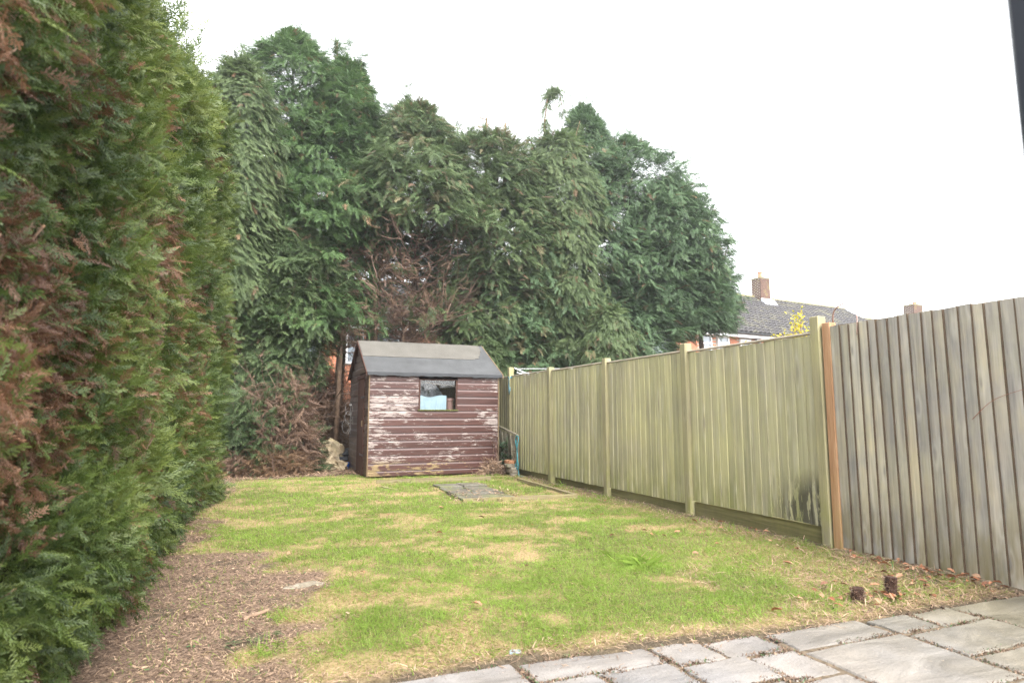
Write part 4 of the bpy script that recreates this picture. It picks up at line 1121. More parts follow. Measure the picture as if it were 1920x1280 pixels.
# ---------------------------------------------------------------- grey fence by the patio
M['board_edge'] = simple('brown_sawn_edge_shade', (.085,.062,.042), .9, .1, .3, 12, .3)  # sawn-edge brown whose dark tone also paints the shadow line between boards
wf = empty('timber_fence', (FX, 2.0, 0), 'weathered grey feather edge fence standing beside the patio', 'fence')
bm_w = [board_mesh('board', .125, 2.03, .034, .006, rg, 1) for _ in range(8)]
yb = 4.165; k = 0
while yb > -1.3:
    o = bpy.data.objects.new('board', bm_w[rg.randrange(8)]); COL.objects.link(o)
    if not o.data.materials: o.data.materials.append(M['fence_grey']); o.data.materials.append(M['board_edge'])
    st = rg.uniform(.090, .103); yb -= st
    o.location = (FX-.006-rg.uniform(0,.004), yb, .015+rg.uniform(-.008,.008)); o.rotation_euler = (rg.uniform(-.005,.005), 0, R(2.2)+rg.uniform(-.015,.015))
    adopt(o, wf); k += 1
for z in (.35, 1.05, 1.75):
    mb = MB(); mb.box(FX+.004, FX+.075, -1.3, 4.17, z, z+.08); mb.build('rail', M['rail_wood'], wf)
mb = MB(); mb.box(FX+.004, FX+.03, -1.3, 4.17, 1.99, 2.05); mb.build('top_rail', M['rail_wood'], wf)
for y in (2.35, .4):
    mb = MB(); mb.box(FX+.08, FX+.18, y-.05, y+.05, -.2, 2.0); mb.build('post', M['fence_post'], wf, bevel=.005)
mb = MB(); mb.box(-.045, .05, -.042, .042, -.3, 2.085)
p = mb.build('post', M['post_new'], None, bevel=.005); p.location = (FX-.002, 4.228, 0); p.rotation_euler = (0, R(.3), R(2)); adopt(p, wf)
p['label'] = 'newer orange brown timber fixed against the tall green post'

# bramble stems
def bent(name, label, cat, pts, r, mat, n=14, sides=5, group=None):
    P = [Vector(p) for p in pts]; out = []
    for i in range(len(P)-1):
        p0 = P[max(i-1,0)]; p1 = P[i]; p2 = P[i+1]; p3 = P[min(i+2,len(P)-1)]
        for j in range(n // (len(P)-1) + 1):
            t = j/(n // (len(P)-1) + 1)
            out.append(.5*((2*p1)+(-p0+p2)*t+(2*p0-5*p1+4*p2-p3)*t*t+(-p0+3*p1-3*p2+p3)*t**3))
    out.append(P[-1])
    mb = MB(); mb.tube(out, [r*(1-.5*i/(len(out)-1)) for i in range(len(out))], sides)
    return tag(mb.build(name, mat, None, smooth=True), label, cat, group)
M['bramble'] = simple('bramble_stem', (.36,.23,.20), .6, .3, .2, 20, .1)
M['bramble_red'] = simple('red_bramble_stem', (.24,.08,.055), .6, .3, .2, 20, .1)
bent('bramble_stem', 'bare pinkish bramble stem arching over the top of the fence next to the orange timber', 'bramble', [(5.05,4.21,2.09),(5.0,4.15,2.19),(4.98,4.02,2.24),(4.97,3.92,2.20),(4.962,3.885,2.08),(4.958,3.895,1.93)], .008, M['bramble'])
bent('bramble_stem', 'thin red bramble runner slanting up across the grey fence boards', 'bramble', [(4.955,2.98,1.18),(4.95,2.85,1.30),(4.945,2.72,1.36),(4.95,2.5,1.42)], .0022, M['bramble_red'])

# ---------------------------------------------------------------- shed
SX0, SX1, SY0, SY1, SZE, SZR = 1.985, 4.655, 12.16, 14.75, 2.06, 2.78
shed = empty('garden_shed', ((SX0+SX1)/2, (SY0+SY1)/2, 0), 'small brown wooden shed with flaking paint, a felt roof and one window', 'shed')
Wx0, Wx1, Wz0, Wz1 = 2.99, 3.73, 1.325, 1.915
def clad(axis, a0, a1, base, z0, z1, mat, sign, parent=shed, top=False):
    """one shiplap board: rounded top lip, overlapping the next"""
    h = z1-z0; t = .023
    pr = [(0, 0), (-t, 0.002), (-t, h*.70), (-t*.72, h*.80), (-t*.45, h*.93), (-t*.42, h-.002), (0, h-.002)]
    mb = MB()
    if axis == 'x': mb.prism([(base+p[0], z0+p[1]) for p in pr], 0, a0, a1)
    elif sign < 0: mb.prism([(base+p[0], z0+p[1]) for p in pr], 1, a0, a1)
    else: mb.prism([(base-p[0], z0+p[1]) for p in pr], 1, a0, a1)
    return mb.build('cladding_board', mat, parent)
zs = [.035, .135] + [.135+.1455*i for i in range(1, 13)]
zs = [z for z in zs if z < 1.93] + [1.905, 1.985, 2.06]
zs = sorted(set(round(z, 3) for z in zs))
zs = [z for i, z in enumerate(zs) if i == 0 or z-zs[i-1] > .04]
rg = random.Random(31)
for a, b_ in zip(zs[:-1], zs[1:]):
    mat = M['shed_top'] if a > 1.89 else M['shed']
    if b_ > Wz0+.02 and a < Wz1-.02:
        for q0, q1 in ((SX0, Wx0-.035), (Wx1+.035, SX1)): clad('x', q0+rg.uniform(0,.004), q1-rg.uniform(0,.004), SY0, a, b_, mat, -1)
    else: clad('x', SX0+rg.uniform(0,.005), SX1-rg.uniform(0,.005), SY0, a, b_, mat, -1)
# side walls (door in the left one)
DY0, DY1 = 12.62, 13.42
zz = .035; k = 0
while zz < SZR-.1:
    zt = zz+.1455
    ymax = SY1; ymin = SY0
    if zt > SZE:
        f = (zt-SZE)/(SZR-SZE); hl = (SY1-SY0)/2*(1-f); ymin = (SY0+SY1)/2-hl; ymax = (SY0+SY1)/2+hl
    if ymax-ymin > .1:
        if zz < 1.93:
            clad('y', ymin+.02, DY0-.01, SX0, zz, zt, M['shed_side'], -1); clad('y', DY1+.01, ymax, SX0, zz, zt, M['shed_side'], -1)
        else: clad('y', ymin+.02, ymax, SX0, zz, zt, M['shed_side'], -1)
        clad('y', ymin, ymax, SX1, zz, zt, M['shed_side'], 1)
    zz = zt; k += 1
mb = MB(); mb.box(SX0, SX1, SY1, SY1+.02, .03, SZE); mb.build('back_wall', M['brownwood'], shed)
mb = MB(); mb.box(SX0+.004, SX1-.004, SY0+.03, SY1-.01, .02, .07); mb.build('floor', M['brownwood'], shed)
for x in (SX0+.0, SX1-.05):
    mb = MB(); mb.box(x+.002, x+.048, SY0+.003, SY0+.05, .04, SZE-.01); mb.build('corner_stud', M['brownwood'], shed)
for x in (SX0-.024, SX1+.002):
    mb = MB(); mb.box(x, x+.022, SY0-.03, SY0+.016, .03, SZE-.005); mb.build('corner_trim', M['rawedge'], shed, bevel=.003)
# door of vertical boards
door = MB(); door.box(SX0-.012, SX0+.012, DY0+.02, DY1-.02, .05, 1.93); door = door.build('door', M['brownwood'], shed)
for i in range(6):
    y0 = DY0+.005+i*(DY1-DY0-.01)/6; mb = MB(); mb.box(SX0-.040, SX0-.013, y0+.003, y0+(DY1-DY0-.01)/6-.003, .0, 1.945); mb.build('plank', M['brownwood'], door, bevel=.003)
for z in (.4, 1.55):
    mb = MB(); mb.box(SX0-.047, SX0-.041, DY0-.10, DY0+.35, z, z+.035); mb.build('hinge', M['black_plastic'], door)
mb = MB(); mb.box(SX0-.065, SX0-.041, DY0+.06, DY0+.10, .98, 1.10); mb.build('latch', M['rawedge'], door, bevel=.004)
mb = MB(); mb.box(SX0-.055, SX0-.018, DY0-.06, DY1+.06, 1.955, 2.03); mb.build('door_head_trim', M['brownwood'], shed, bevel=.004)
# roof
ov = .07; kk = (SZR-SZE)/((SY1-SY0)/2); ym = (SY0+SY1)/2; rx0, rx1 = SX0-.06, SX1+.08
mb = MB(); mb.prism([(SY0-ov, SZE-ov*kk+.02), (ym, SZR+.02), (SY1+ov, SZE-ov*kk+.02), (SY1+ov, SZE-ov*kk), (ym, SZR), (SY0-ov, SZE-ov*kk)], 0, rx0, rx1)
roof = mb.build('roof', M['brownwood'], shed)
def slope_pt(x, u, lift):   # u: 0 at eave, 1 at ridge
    y = SY0-ov+u*(ym-SY0+ov); z = SZE-ov*kk+.02+u*(SZR-SZE+ov*kk)
    nrm = Vector((0, -kk, 1)).normalized(); return Vector((x, y, z))+nrm*lift
def sheet(name, mat, outline, lift, thick=.006, parent=roof):
    """felt sheet: rows of (u, x-left, x-right) with real thickness and slight ripples"""
    mb = MB(); nxs = 26; rows = len(outline)
    for t_ in (lift, lift-thick):
        for (u, xa, xb) in outline:
            for i in range(nxs+1):
                x = xa+(xb-xa)*i/nxs; w_ = .0022*math.sin(x*9+u*13)+.002*math.sin(x*23-u*7)
                mb.v.append(tuple(slope_pt(x, u, t_+w_)))
    n = (nxs+1)*rows
    for r_ in range(rows-1):
        for i in range(nxs):
            a = r_*(nxs+1)+i; q = (a, a+1, a+nxs+2, a+nxs+1)
            mb.f += [q, tuple(n+j for j in q[::-1])]; mb.mi += [0, 0]
    def side(lst):
        for a, b_ in zip(lst[:-1], lst[1:]): mb.f.append((a, b_, n+b_, n+a)); mb.mi.append(0)
    side([i for i in range(nxs+1)][::-1]); side([(rows-1)*(nxs+1)+i for i in range(nxs+1)])
    side([r_*(nxs+1) for r_ in range(rows)]); side([r_*(nxs+1)+nxs for r_ in range(rows)][::-1])
    return mb.build(name, mat, parent, smooth=False)
sheet('dark_felt', M['felt_old'], [(u/10, rx0-.012, rx1+.004) for u in range(-0, 11)], .010)
rg = random.Random(6)
edge = []
for i in range(21):
    u = .475+i*.0265; xr = rx1-.26+.0*u + .17*sstep(.5, .9, u) + rg.uniform(-.03,.03)
    edge.append((min(u, 1.0), rx0-.004, float(xr)))
edge[0] = (.475, rx0-.004, rx1-.42)
edge[1] = (.49, rx0-.004, rx1-.40)
sheet('mineral_felt', M['felt_new'], edge, .020)
mb = MB()
for i in range(30):
    x0 = rx0+(rx1-rx0)*i/30; x1 = x0+(rx1-rx0)/30
    mb.box(x0, x1, SY0-ov-.014, SY0-ov-.004, SZE-ov*kk-.035+rg.uniform(-.012,.01), SZE-ov*kk+.03)
mb.build('felt_drip_edge', M['black_plastic'], roof)
for x0, x1 in ((rx1+.006, rx1+.022), (rx0-.03, rx0-.014)):
    mb = MB(); mb.prism([(SY0-ov-.012, SZE-ov*kk-.045), (SY0-ov-.012, SZE-ov*kk+.036), (ym, SZR+.036), (SY1+ov, SZE-ov*kk+.036), (SY1+ov, SZE-ov*kk-.045), (ym, SZR-.055)], 0, x0, x1)
    mb.build('barge_board', M['rawedge'] if x0 > 3 else M['brownwood'], roof)
mb = MB(); mb.box(rx0-.01, rx1, ym-.03, ym+.05, SZR+.030, SZR+.036); mb.build('ridge_felt', M['felt_new'], roof)
# window
mb = MB()
mb.box(Wx0-.034, Wx1+.034, SY0-.006, SY0+.03, Wz1-.001, Wz1+.02); mb.box(Wx0-.034, Wx0, SY0-.022, SY0+.03, Wz0-.0, Wz1); mb.box(Wx1, Wx1+.034, SY0-.022, SY0+.03, Wz0-.0, Wz1)
win = mb.build('window', M['brownwood'], shed, bevel=.002)
mb = MB(); mb.box(Wx0-.05, Wx1+.05, SY0-.045, SY0+.03, Wz0-.03, Wz0-.002); mb.build('sill', simple('mossy_sill', (.085,.085,.032), .95, .1, .6, 35, .9), win, bevel=.004)
mb = MB(); mb.box(Wx0+.001, Wx1-.001, SY0+.012, SY0+.016, Wz0+.0, Wz1-.0); mb.build('pane', M['glass'], win)
# things kept inside the shed behind the window
mb = MB(); mb.box(2.3, 4.4, 12.185, 12.85, 1.20, 1.235)
for x in (2.32, 4.33):
    for y in (12.215, 12.79): mb.box(x, x+.05, y, y+.05, .075, 1.199)
tag(mb.build('workbench', M['oldtimber'], None), 'old timber bench standing inside the shed below its window', 'bench')
mb = MB(); n = 18
topz = lambda t: 1.60+.012*math.sin(t*9)-.02*max(0, math.sin(t*6.5-2))
for yy in (12.192, 12.44):
    for i in range(n+1):
        x = 2.80+.745*i/n; mb.v += [(x, yy+.006*math.sin(x*31), 1.237), (x, yy+.004*math.sin(x*17), topz(i/n))]
for i in range(n):
    a = 2*i; o_ = 2*(n+1)
    mb.f += [(a, a+2, a+3, a+1), (o_+a+1, o_+a+3, o_+a+2, o_+a), (a+1, a+3, o_+a+3, o_+a+1), (a, o_+a, o_+a+2, a+2)]; mb.mi += [0]*4
mb.f += [(0, 1, 2*(n+1)+1, 2*(n+1)), (2*n, 2*(n+1)+2*n, 2*(n+1)+2*n+1, 2*n+1)]; mb.mi += [0, 0]
tag(mb.build('plastic_sack', M['white_sheet'], None), 'pale blue plastic sack filling the lower half of the shed window', 'sack')
def lump(name, mat, c, r, seed, amp=.35, sub=3, squash=(1,1,1), fr=1.8, crease=0):
    bm = bmesh.new(); bmesh.ops.create_icosphere(bm, subdivisions=sub, radius=1)
    rs = random.Random(seed); from mathutils import noise as mn
    off = Vector((rs.uniform(0,50), rs.uniform(0,50), rs.uniform(0,50)))
    for v in bm.verts:
        n = v.co.normalized(); k = 1+amp*(mn.fractal(n*fr+off, 1, 2, 4))
        if crease: k += crease*abs(mn.noise(n*6+off))
        v.co = Vector((n.x*k*r[0], n.y*k*r[1], max(n.z*k*r[2], -r[2]*.75)))
    me = bpy.data.meshes.new(name); bm.to_mesh(me); bm.free()
    o = finish(name, me, mat); o.location = c
    return o
M['grey_bag'] = simple('dark_grey_bag', (.10,.105,.115), .5, .4, .25, 14, .5)
tag(lump('crumpled_bag', M['grey_bag'], (3.22, 12.66, 1.53), (.40,.13,.30), 3, .22, 4, fr=1.8, crease=.08), 'crumpled dark grey bag behind the pale blue sack in the shed window', 'bag')
mb = MB(); mb.tube([(3.68,12.40,1.236),(3.68,12.40,1.50),(3.68,12.40,1.505),(3.68,12.40,1.56)], [.075,.075,.09,.09], 14)
tag(mb.build('plastic_pipe', M['pipe_brown'], None), 'short brown plastic pipe standing at the right of the shed window', 'pipe')
mb = MB(); mb.tube([(3.15,12.42,1.88),(3.95,12.36,1.79)], .011, 6); mb.tube([(3.95,12.36,1.79),(4.2,12.34,1.236)], .011, 6)
tag(mb.build('garden_cane', M['twig'], None), 'bent bamboo cane leaning behind the top of the shed window', 'cane')

# ---------------------------------------------------------------- bits beside the shed
def rock(label, c, r, seed, mat='rock', group='pale rubble stones left of the shed'):
    o = lump('rubble_stone', M[mat], c, r, seed, .55, 3, fr=1.5); return tag(o, label, 'stone', group)
rock('large pale pointed rubble stone leaning above the others, left of the shed', (1.62, 15.05, .36), (.24,.2,.30), 4)
rock('pale rubble stone in front, under the pointed one', (1.47, 14.35, .10), (.20,.16,.16), 15)
rock('low greenish rubble stone nearest to the shed door', (1.72, 14.30, .08), (.17,.14,.12), 26)
mb = MB(); mb.prism([(1.80, .28), (2.0, .42), (2.35, .44), (2.35, .25)], 1, 15.0, 15.5)
mb.box(1.68, 2.35, 14.9, 15.4, .16, .25); mb.box(1.76, 1.84, 14.95, 15.35, -.02, .159); mb.box(2.2, 2.28, 14.95, 15.35, -.02, .159)
tag(mb.build('plastic_crate', M['black_plastic'], None, bevel=.015), 'black plastic box half hidden behind the left shed corner', 'box')
mb = MB(); mb.tube([(1.83,14.62,.0),(1.83,14.62,.11),(1.83,14.62,.14)], [.13,.15,.155], 14)
tag(mb.build('bucket_lid', M['blue_plastic'], None), 'small bright blue tub beneath the black plastic box', 'tub')
tag(lump('rubble_bag', M['black_plastic'], (1.18, 14.55, .12), (.17,.14,.17), 9, .4, 3), 'small black bag of rubbish lying left of the pale stones', 'bag')
# loops of white cable by the door
rg = random.Random(14); mb = MB()
for k in range(3):
    c = (1.86+rg.uniform(-.04,.02), 14.2+rg.uniform(-.1,.1), .8+.2*k); pts = [(c[0]+.09*math.cos(t)+rg.uniform(-.01,.01), c[1]+.05*math.sin(t), c[2]+.22*math.sin(t)+.05*t) for t in [i*.5 for i in range(12)]]
    mb.tube(pts, .0035, 5, cap=False)
mb.tube([(1.9,14.2,1.45),(1.92,14.25,.9),(1.86,14.2,.78)], .0035, 5); mb.box(1.88,1.93,14.22,14.26,1.42,1.46)
tag(mb.build('cable_loops', simple('dull_grey_cable', (.32,.30,.28), .6, .3, .2, 9, .1), None), 'loops of pale cable hanging beside the far edge of the shed door', 'cable')

# frame, stones and hose between shed and fence
lf = empty('leaning_frame', (4.84, 12.0, 0), 'weathered timber frame leaning between the shed and the fence', 'frame')
def bar(name, p, q, w_, t_, mat, parent):
    p, q = Vector(p), Vector(q); d = (q-p); L = d.length; d.normalize()
    s_ = d.cross(Vector((0,0,1))); s_ = s_.normalized() if s_.length > .05 else Vector((1,0,0)); u_ = s_.cross(d)
    Mx = Matrix.Translation(p) @ Matrix((s_, d, u_)).transposed().to_4x4()
    mb = MB(); mb.box(-w_/2, w_/2, 0, L, -t_/2, t_/2, Mx); return mb.build(name, mat, parent, bevel=.003)
bar('top_rail', (4.80, 12.75, 1.02), (4.86, 11.52, .80), .05, .035, M['oldtimber'], lf)
bar('end_post', (4.86, 11.55, .02), (4.86, 11.55, .78), .04, .04, M['oldtimber'], lf)
bar('back_post', (4.80, 12.72, .02), (4.80, 12.72, .99), .04, .04, M['oldtimber'], lf)
for k in range(5):
    y = 11.72+k*.22; bar('slat', (4.87+.03*(k%2), y, .04), (4.86-.01*k, y+.10, .80+.035*k), .11, .015, M['oldtimber'], lf)
hz = [(4.80,11.50,.80)]
for i in range(44):
    t = i/43*6.28*3.2; hz.append((4.82+.012*math.cos(i), 11.49+.055*math.sin(t)-.004*i/10, .46+.33*math.cos(t*.5+i*.0)*(1-.0*i)+.012*math.sin(i)))
hz += [(4.84,11.45,.1),(4.83,11.42,.01),(4.9,11.3,.012)]
mb = MB(); mb.tube(hz, .009, 6, cap=False); tag(mb.build('garden_hose', M['hose_blue'], None, smooth=True), 'blue green hose hung in loops over the end of the leaning frame', 'hose')
rg = random.Random(16); z = 0.0
LBL = ['flat mossy stone at the bottom of the stack beside the shed', 'broken flat stone second from the bottom of the stack by the shed', 'greyish flat stone in the middle of the stack by the shed', 'flat stone fourth from the bottom of the stack by the shed', 'rusty orange brick topmost on the stone stack beside the shed']
M['oldbrick'] = simple('old_orange_brick', (.33,.17,.095), .9, .15, .35, 12, .5)
for k in range(5):
    t_ = rg.uniform(.05,.075); mb = MB(); w_ = rg.uniform(.10,.13); l_ = rg.uniform(.2,.27)
    pts = [(rg.uniform(.85,1.1)*w_*math.cos(a), rg.uniform(.85,1.1)*l_*math.sin(a)) for a in [i*math.pi/4+.2 for i in range(8)]]
    mb.prism(pts, 2, 0, t_); o = mb.build('stacked_stone', M['oldbrick'] if k == 4 else M['flatstone'], None, bevel=.008)
    o.location = (4.80+rg.uniform(-.02,.02), 11.62+.04*k, z); o.rotation_euler = (0, 0, rg.uniform(-.4,.4)); z += t_+.001
    tag(o, LBL[k], 'stone', 'stones stacked beside the shed')
bush('ivy_plant', 'small ivy climbing the right corner of the shed above the stacked stones', 4.78, 11.98, .10, .22, .75, 240, 77, 'leaf_ivy', .08, size=.10, cat='ivy', stems=6)
bush('weed_clump', 'dry straw and weeds at the right foot of the shed front', 4.5, 11.95, .28, .14, .26, 380, 78, 'litter', .8, size=.16, cat='weeds', stems=14)
# rope on the fifth post
pts = []
for i in range(40):
    t = i/39*6.28*3; pts.append((FX-.008+.066*math.cos(t), 12.22+.064*math.sin(t), 2.02+.012*math.sin(i*1.7)-.004*i/10))
pts += [(FX-.075, 12.17, 1.98), (FX-.085, 12.16, 1.86), (FX-.075, 12.18, 1.72), (FX-.09, 12.13, 1.66), (FX-.08, 12.10, 1.73), (FX-.075, 12.12, 1.80)]
mb = MB(); mb.tube(pts, .010, 5); tag(mb.build('rope', M['rope_blue'], None, smooth=True), 'blue rope tied round the tall post near the shed', 'rope')
# rotary clothes line behind the fence
rc = empty('clothes_line', (5.9, 12.3, 0), 'folding metal clothes line showing above the fence near the shed', 'clothes line')
mb = MB(); mb.tube([(5.9,12.3,-.1),(5.9,12.3,1.95)], .022, 10); mb.build('pole', M['metal'], rc)
for i in range(4):
    a = math.radians(200+90*i); mb = MB(); mb.tube([(5.9,12.3,1.9),(5.9+1.0*math.cos(a)*1.0,12.3+1.0*math.sin(a),2.2)], .014, 8); mb.build('arm', M['metal'], rc)
mb = MB()
for t in (.45, .7, .95):
    P = [(5.9+1.0*t*math.cos(math.radians(200+90*i)), 12.3+1.0*t*math.sin(math.radians(200+90*i)), 1.9+.3*t) for i in range(5)]
    for a, b_ in zip(P[:-1], P[1:]): mb.tube([a, b_], .004, 4)
mb.build('line', M['upvc'], rc)

# ---------------------------------------------------------------- sunken bed with slabs in the lawn
G_E = 'old timbers edging the slab bed'
def timber(label, p, q, w_, h_, z0, yawmat='edging'):
    p, q = Vector((*p, 0)), Vector((*q, 0)); d = q-p; L = d.length; an = math.atan2(d.y, d.x)
    mb = MB(); n = 6; rgl = random.Random(int(p.x*100))
    for i in range(n+1):
        x = L*i/n; e = rgl.uniform(-.006,.006)
        mb.v += [(x, -w_/2+e, z0), (x, w_/2+e, z0), (x, w_/2+e, z0+h_+rgl.uniform(-.006,.006)), (x, -w_/2+e, z0+h_+rgl.uniform(-.006,.006))]
    for i in range(n):
        for k in range(4):
            k2 = (k+1) % 4; mb.f.append((4*i+k, 4*i+4+k, 4*i+4+k2, 4*i+k2)); mb.mi.append(0)
    mb.f += [(0,1,2,3), (4*n+3,4*n+2,4*n+1,4*n)]; mb.mi += [0, 0]
    o = mb.build('edging_timber', M[yawmat], None); o.location = p; o.rotation_euler = (0,0,an)
    return tag(o, label, 'edging timber', G_E)
timber('long edging timber lying just in front of the shed wall', (1.97,11.10), (4.05,10.92), .06, .13, -.05)
timber('edging timber along the fence side of the slab bed', (4.50,10.65), (4.42,8.28), .06, .10, -.05)
timber('edging timber at the front of the slab bed, nearest the camera', (2.70,8.40), (4.41,8.24), .06, .10, -.05)
timber('half sunk edging timber at the left corner of the slab bed', (2.00,10.62), (2.12,10.05), .06, .07, -.05)
rg = random.Random(40); k = 0
G_S = 'mossy slabs set in the lawn before the shed'
SL = ['left mossy slab in the back row of the slab bed', 'right mossy slab in the back row of the slab bed', 'left slab in the second row of the slab bed', 'right slab in the second row of the slab bed', 'left slab in the third row of the slab bed', 'right slab in the third row of the slab bed', 'bare grey slab at the front left of the slab bed', 'bare grey slab at the front right of the slab bed']
for r_ in range(4):
    for c in range(2):
        x0 = 2.72+c*.41+(.03*(3-r_)); y1 = 10.42-r_*.49
        mb, cc = slab_mesh(x0, x0+.395, y1-.475, y1, rg); o = mb.build('garden_slab', M['darkslab'], None)
        o.location = (cc[0], cc[1], .035+rg.uniform(-.008,.012)); o.rotation_euler = (rg.uniform(-.02,.02), rg.uniform(-.02,.02), rg.uniform(-.03,.03))
        tag(o, SL[k], 'slab', G_S); k += 1

# ---------------------------------------------------------------- small things on the lawn
o = lump('flat_stone', M['flatstone'], (.37, 4.78, -.004), (.15,.065,.024), 7, .4, 3); tag(o, 'flat pale stone lying at the edge of the bare soil in the lawn', 'stone')
def stump(label, x, y, r, h, seed):
    t = empty('cut_stump', (x, y, 0), label, 'stump', 'two dark stumps by the patio')
    rs = random.Random(seed); mb = MB(); pts = [(x+rs.uniform(-.01,.01), y, -.03+(h+.03)*i/5) for i in range(6)]
    mb.tube(pts, [r*rs.uniform(.85,1.15) for _ in range(6)], 9); mb.build('wood', M['stump'], t)
    global rng
    rng = np.random.default_rng(seed); n = 420; a = rng.random(n)*6.28; z = rng.random(n)*h
    rad = r*1.02+.0*a
    P = np.stack([x+rad*np.cos(a), y+rad*np.sin(a), z], -1)
    D = np.stack([np.cos(a), np.sin(a), rng.uniform(-.3,1.2,n)], -1)+rvec(n)*.6
    tpl = (np.array([[[0,.12,0],[0,-.12,0],[1,0,0]]], float), np.zeros((1,3)))
    V, C = scatter(tpl, P, D, rvec(n), rng.uniform(.010,.026,n), rng.random(n)*.5, np.ones(n)); C[..., 0] *= .6
    tri_mesh('root_fibres', V, C, M['litter'], t)
stump('round dark fibrous stump left of the taller one near the patio edge', 3.69, 3.02, .036, .085, 91)
stump('taller dark fibrous stump near the patio edge, right of the round one', 3.98, 3.0, .034, .13, 92)
mb = MB(); mb.tube([(-.03,4.10,.015),(.03,4.14,.022),(.11,4.19,.03)], [.011,.012,.010], 8)
tag(mb.build('cut_branch', M['twig'], None), 'short thick cut stick with a grey end lying on the bare soil', 'stick')
rng = np.random.default_rng(93); n = 26; t = rng.random(n)
P = np.stack([-.12+.26*t, 3.66+.12*t, .02+.01*rng.random(n)], -1); s_ = np.where(rng.random(n) < .5, 1, -1)
V, C = scatter(F_MID, P, np.stack([.8+0*t, .35+.9*s_, .05+0*t], -1), np.array([[0,0,1.]])+rvec(n)*.2, rng.uniform(.03,.06,n), rng.random(n), np.zeros(n))
o = tri_mesh('fallen_sprig', V, C, M['leaf_light']); o['kind'] = 'thing'; tag(o, 'green conifer sprig fallen on the bare soil near the cut stick', 'sprig')
mb = MB(); mb.prism([(1.23,3.03),(1.29,3.02),(1.30,3.06),(1.25,3.08)], 2, -.005, .014); tag(mb.build('slate_chip', simple('blue_grey_slate', (.22,.26,.29), .6, .3, .2, 20, .2), None), 'small blue grey slate chip at the edge of the patio', 'stone')
tag(lump('pale_pebble', M['rock'], (.0, 2.99, 0), (.16,.07,.03), 77, .3, 3), 'pale half buried stone at the bottom edge of the bare soil', 'stone')

# fallen oak leaves, curled
def leaf_mesh(seed):
    rs = random.Random(seed); mb = MB(); n = 9
    L = []
    for i in range(n):
        t = i/(n-1); wd = .34*math.sin(math.pi*min(1, t*.95+.05))**.7*(1+.28*math.cos(t*22))*.9
        cz = .22*math.sin(t*2.6+rs.uniform(-.2,.2)); L.append((t, wd, cz))
    cur = rs.uniform(.3,.9)
    for t, wd, cz in L: mb.v += [(t-.5, -wd, cz*.5+wd*cur), (t-.5, 0, cz*.5), (t-.5, wd, cz*.5+wd*cur*rs.uniform(.5,1.1))]
    for i in range(n-1):
        a = 3*i; mb.f += [(a, a+3, a+4, a+1), (a+1, a+4, a+5, a+2)]; mb.mi += [0, 0]
    return mb.mesh('oak_leaf')
lm = [leaf_mesh(i) for i in range(6)]
for q in lm: q.materials.append(M['oak_leaf'])
rg = random.Random(55); spots = []
for k in range(46): spots.append((rg.uniform(4.62,4.95), rg.uniform(2.75,3.9)))
for k in range(46): spots.append((rg.gauss(3.95,.32), rg.gauss(3.03,.13)))
for k in range(40): spots.append((rg.uniform(3.2,4.9), rg.uniform(3.1,6.0)))
for k in range(26): spots.append((rg.uniform(.2,4.6), rg.uniform(3.1,9.0)))
for x, y in spots:
    if y < patio_edge(x)+.0 and rg.random() < .7: continue
    o = bpy.data.objects.new('oak_leaf', lm[rg.randrange(6)]); COL.objects.link(o)
    s_ = rg.uniform(.032,.072); o.scale = (s_, s_*rg.uniform(.7,1), s_)
    o.location = (x, y, .022+rg.uniform(0,.015)); o.rotation_euler = (rg.uniform(-.5,.5), rg.uniform(-.4,.4), rg.uniform(0,6.28))
    tag(o, 'curled brown fallen leaf lying on the ground near the fence or patio' if x > 3.1 else 'curled brown fallen leaf lying out on the open lawn', 'leaf', 'fallen leaves by the fence and patio' if x > 3.1 else 'fallen leaves on the open lawn')

# ---------------------------------------------------------------- hedge
rng = np.random.default_rng(101)
hedge = empty('hedge', (-1.4, 6, 0), 'tall clipped conifer hedge with brown dead patches along the left side', 'hedge')
HY0, HY1 = .5, 11.6
def htop(y): return np.interp(y, [0, 4, 4.8, 6.1, 8.5, 11.6], [4.1, 4.15, 4.3, 4.7, 5.1, 5.2])
def hface(y, z):
    f = np.interp(y, [0, 4, 7, 11.6], [-.64, -.64, -.61, -.64])
    lum = (vnoise(y, z, 1.1, 41, 3)-.5)*.42 + (vnoise(y, z, .33, 42, 2)-.5)*.22
    f = f + lum
    f = f - .22*np.clip(1-z/.7, 0, 1)**1.5*np.interp(y, [0, 5, 7, 9], [1, .8, .3, .1])
    f = f - .9*np.clip((z-(htop(y)-.7))/.7, 0, 1.4)**2
    f = f - .9*np.clip((y-(HY1-.8))/.8, 0, 1)**2
    return f
def dead_f(y, z):
    n = vnoise(y, z, .55, 44, 4)
    a = np.exp(-(((y-2.4)/.85)**2+((z-1.32)/.36)**2)*1.0)          # the large brown patch near the camera
    a2 = np.exp(-(((y-3.9)/.6)**2+((z-2.05)/.35)**2))
    a3 = np.exp(-(((y-6.8)/1.3)**2+((z-1.75)/.35)**2))
    a4 = np.exp(-(((y-4.5)/.4)**2+((z-3.2)/.25)**2)) + np.exp(-(((y-2.5)/.35)**2+((z-2.4)/.25)**2))*.7
    return np.clip((n-.44)*1.5 + .06*(y < 4.6)*(z > .9) + .80*a + .6*a2 + .5*a3 + .5*a4, 0, .74)
def hsample(n, y0, y1, depth):
    y = rng.uniform(y0, y1, n); z = .06 + (htop(y)+.12-.06)*rng.random(n)
    x = hface(y, z) - depth*rng.random(n)**1.3
    return x, y, z
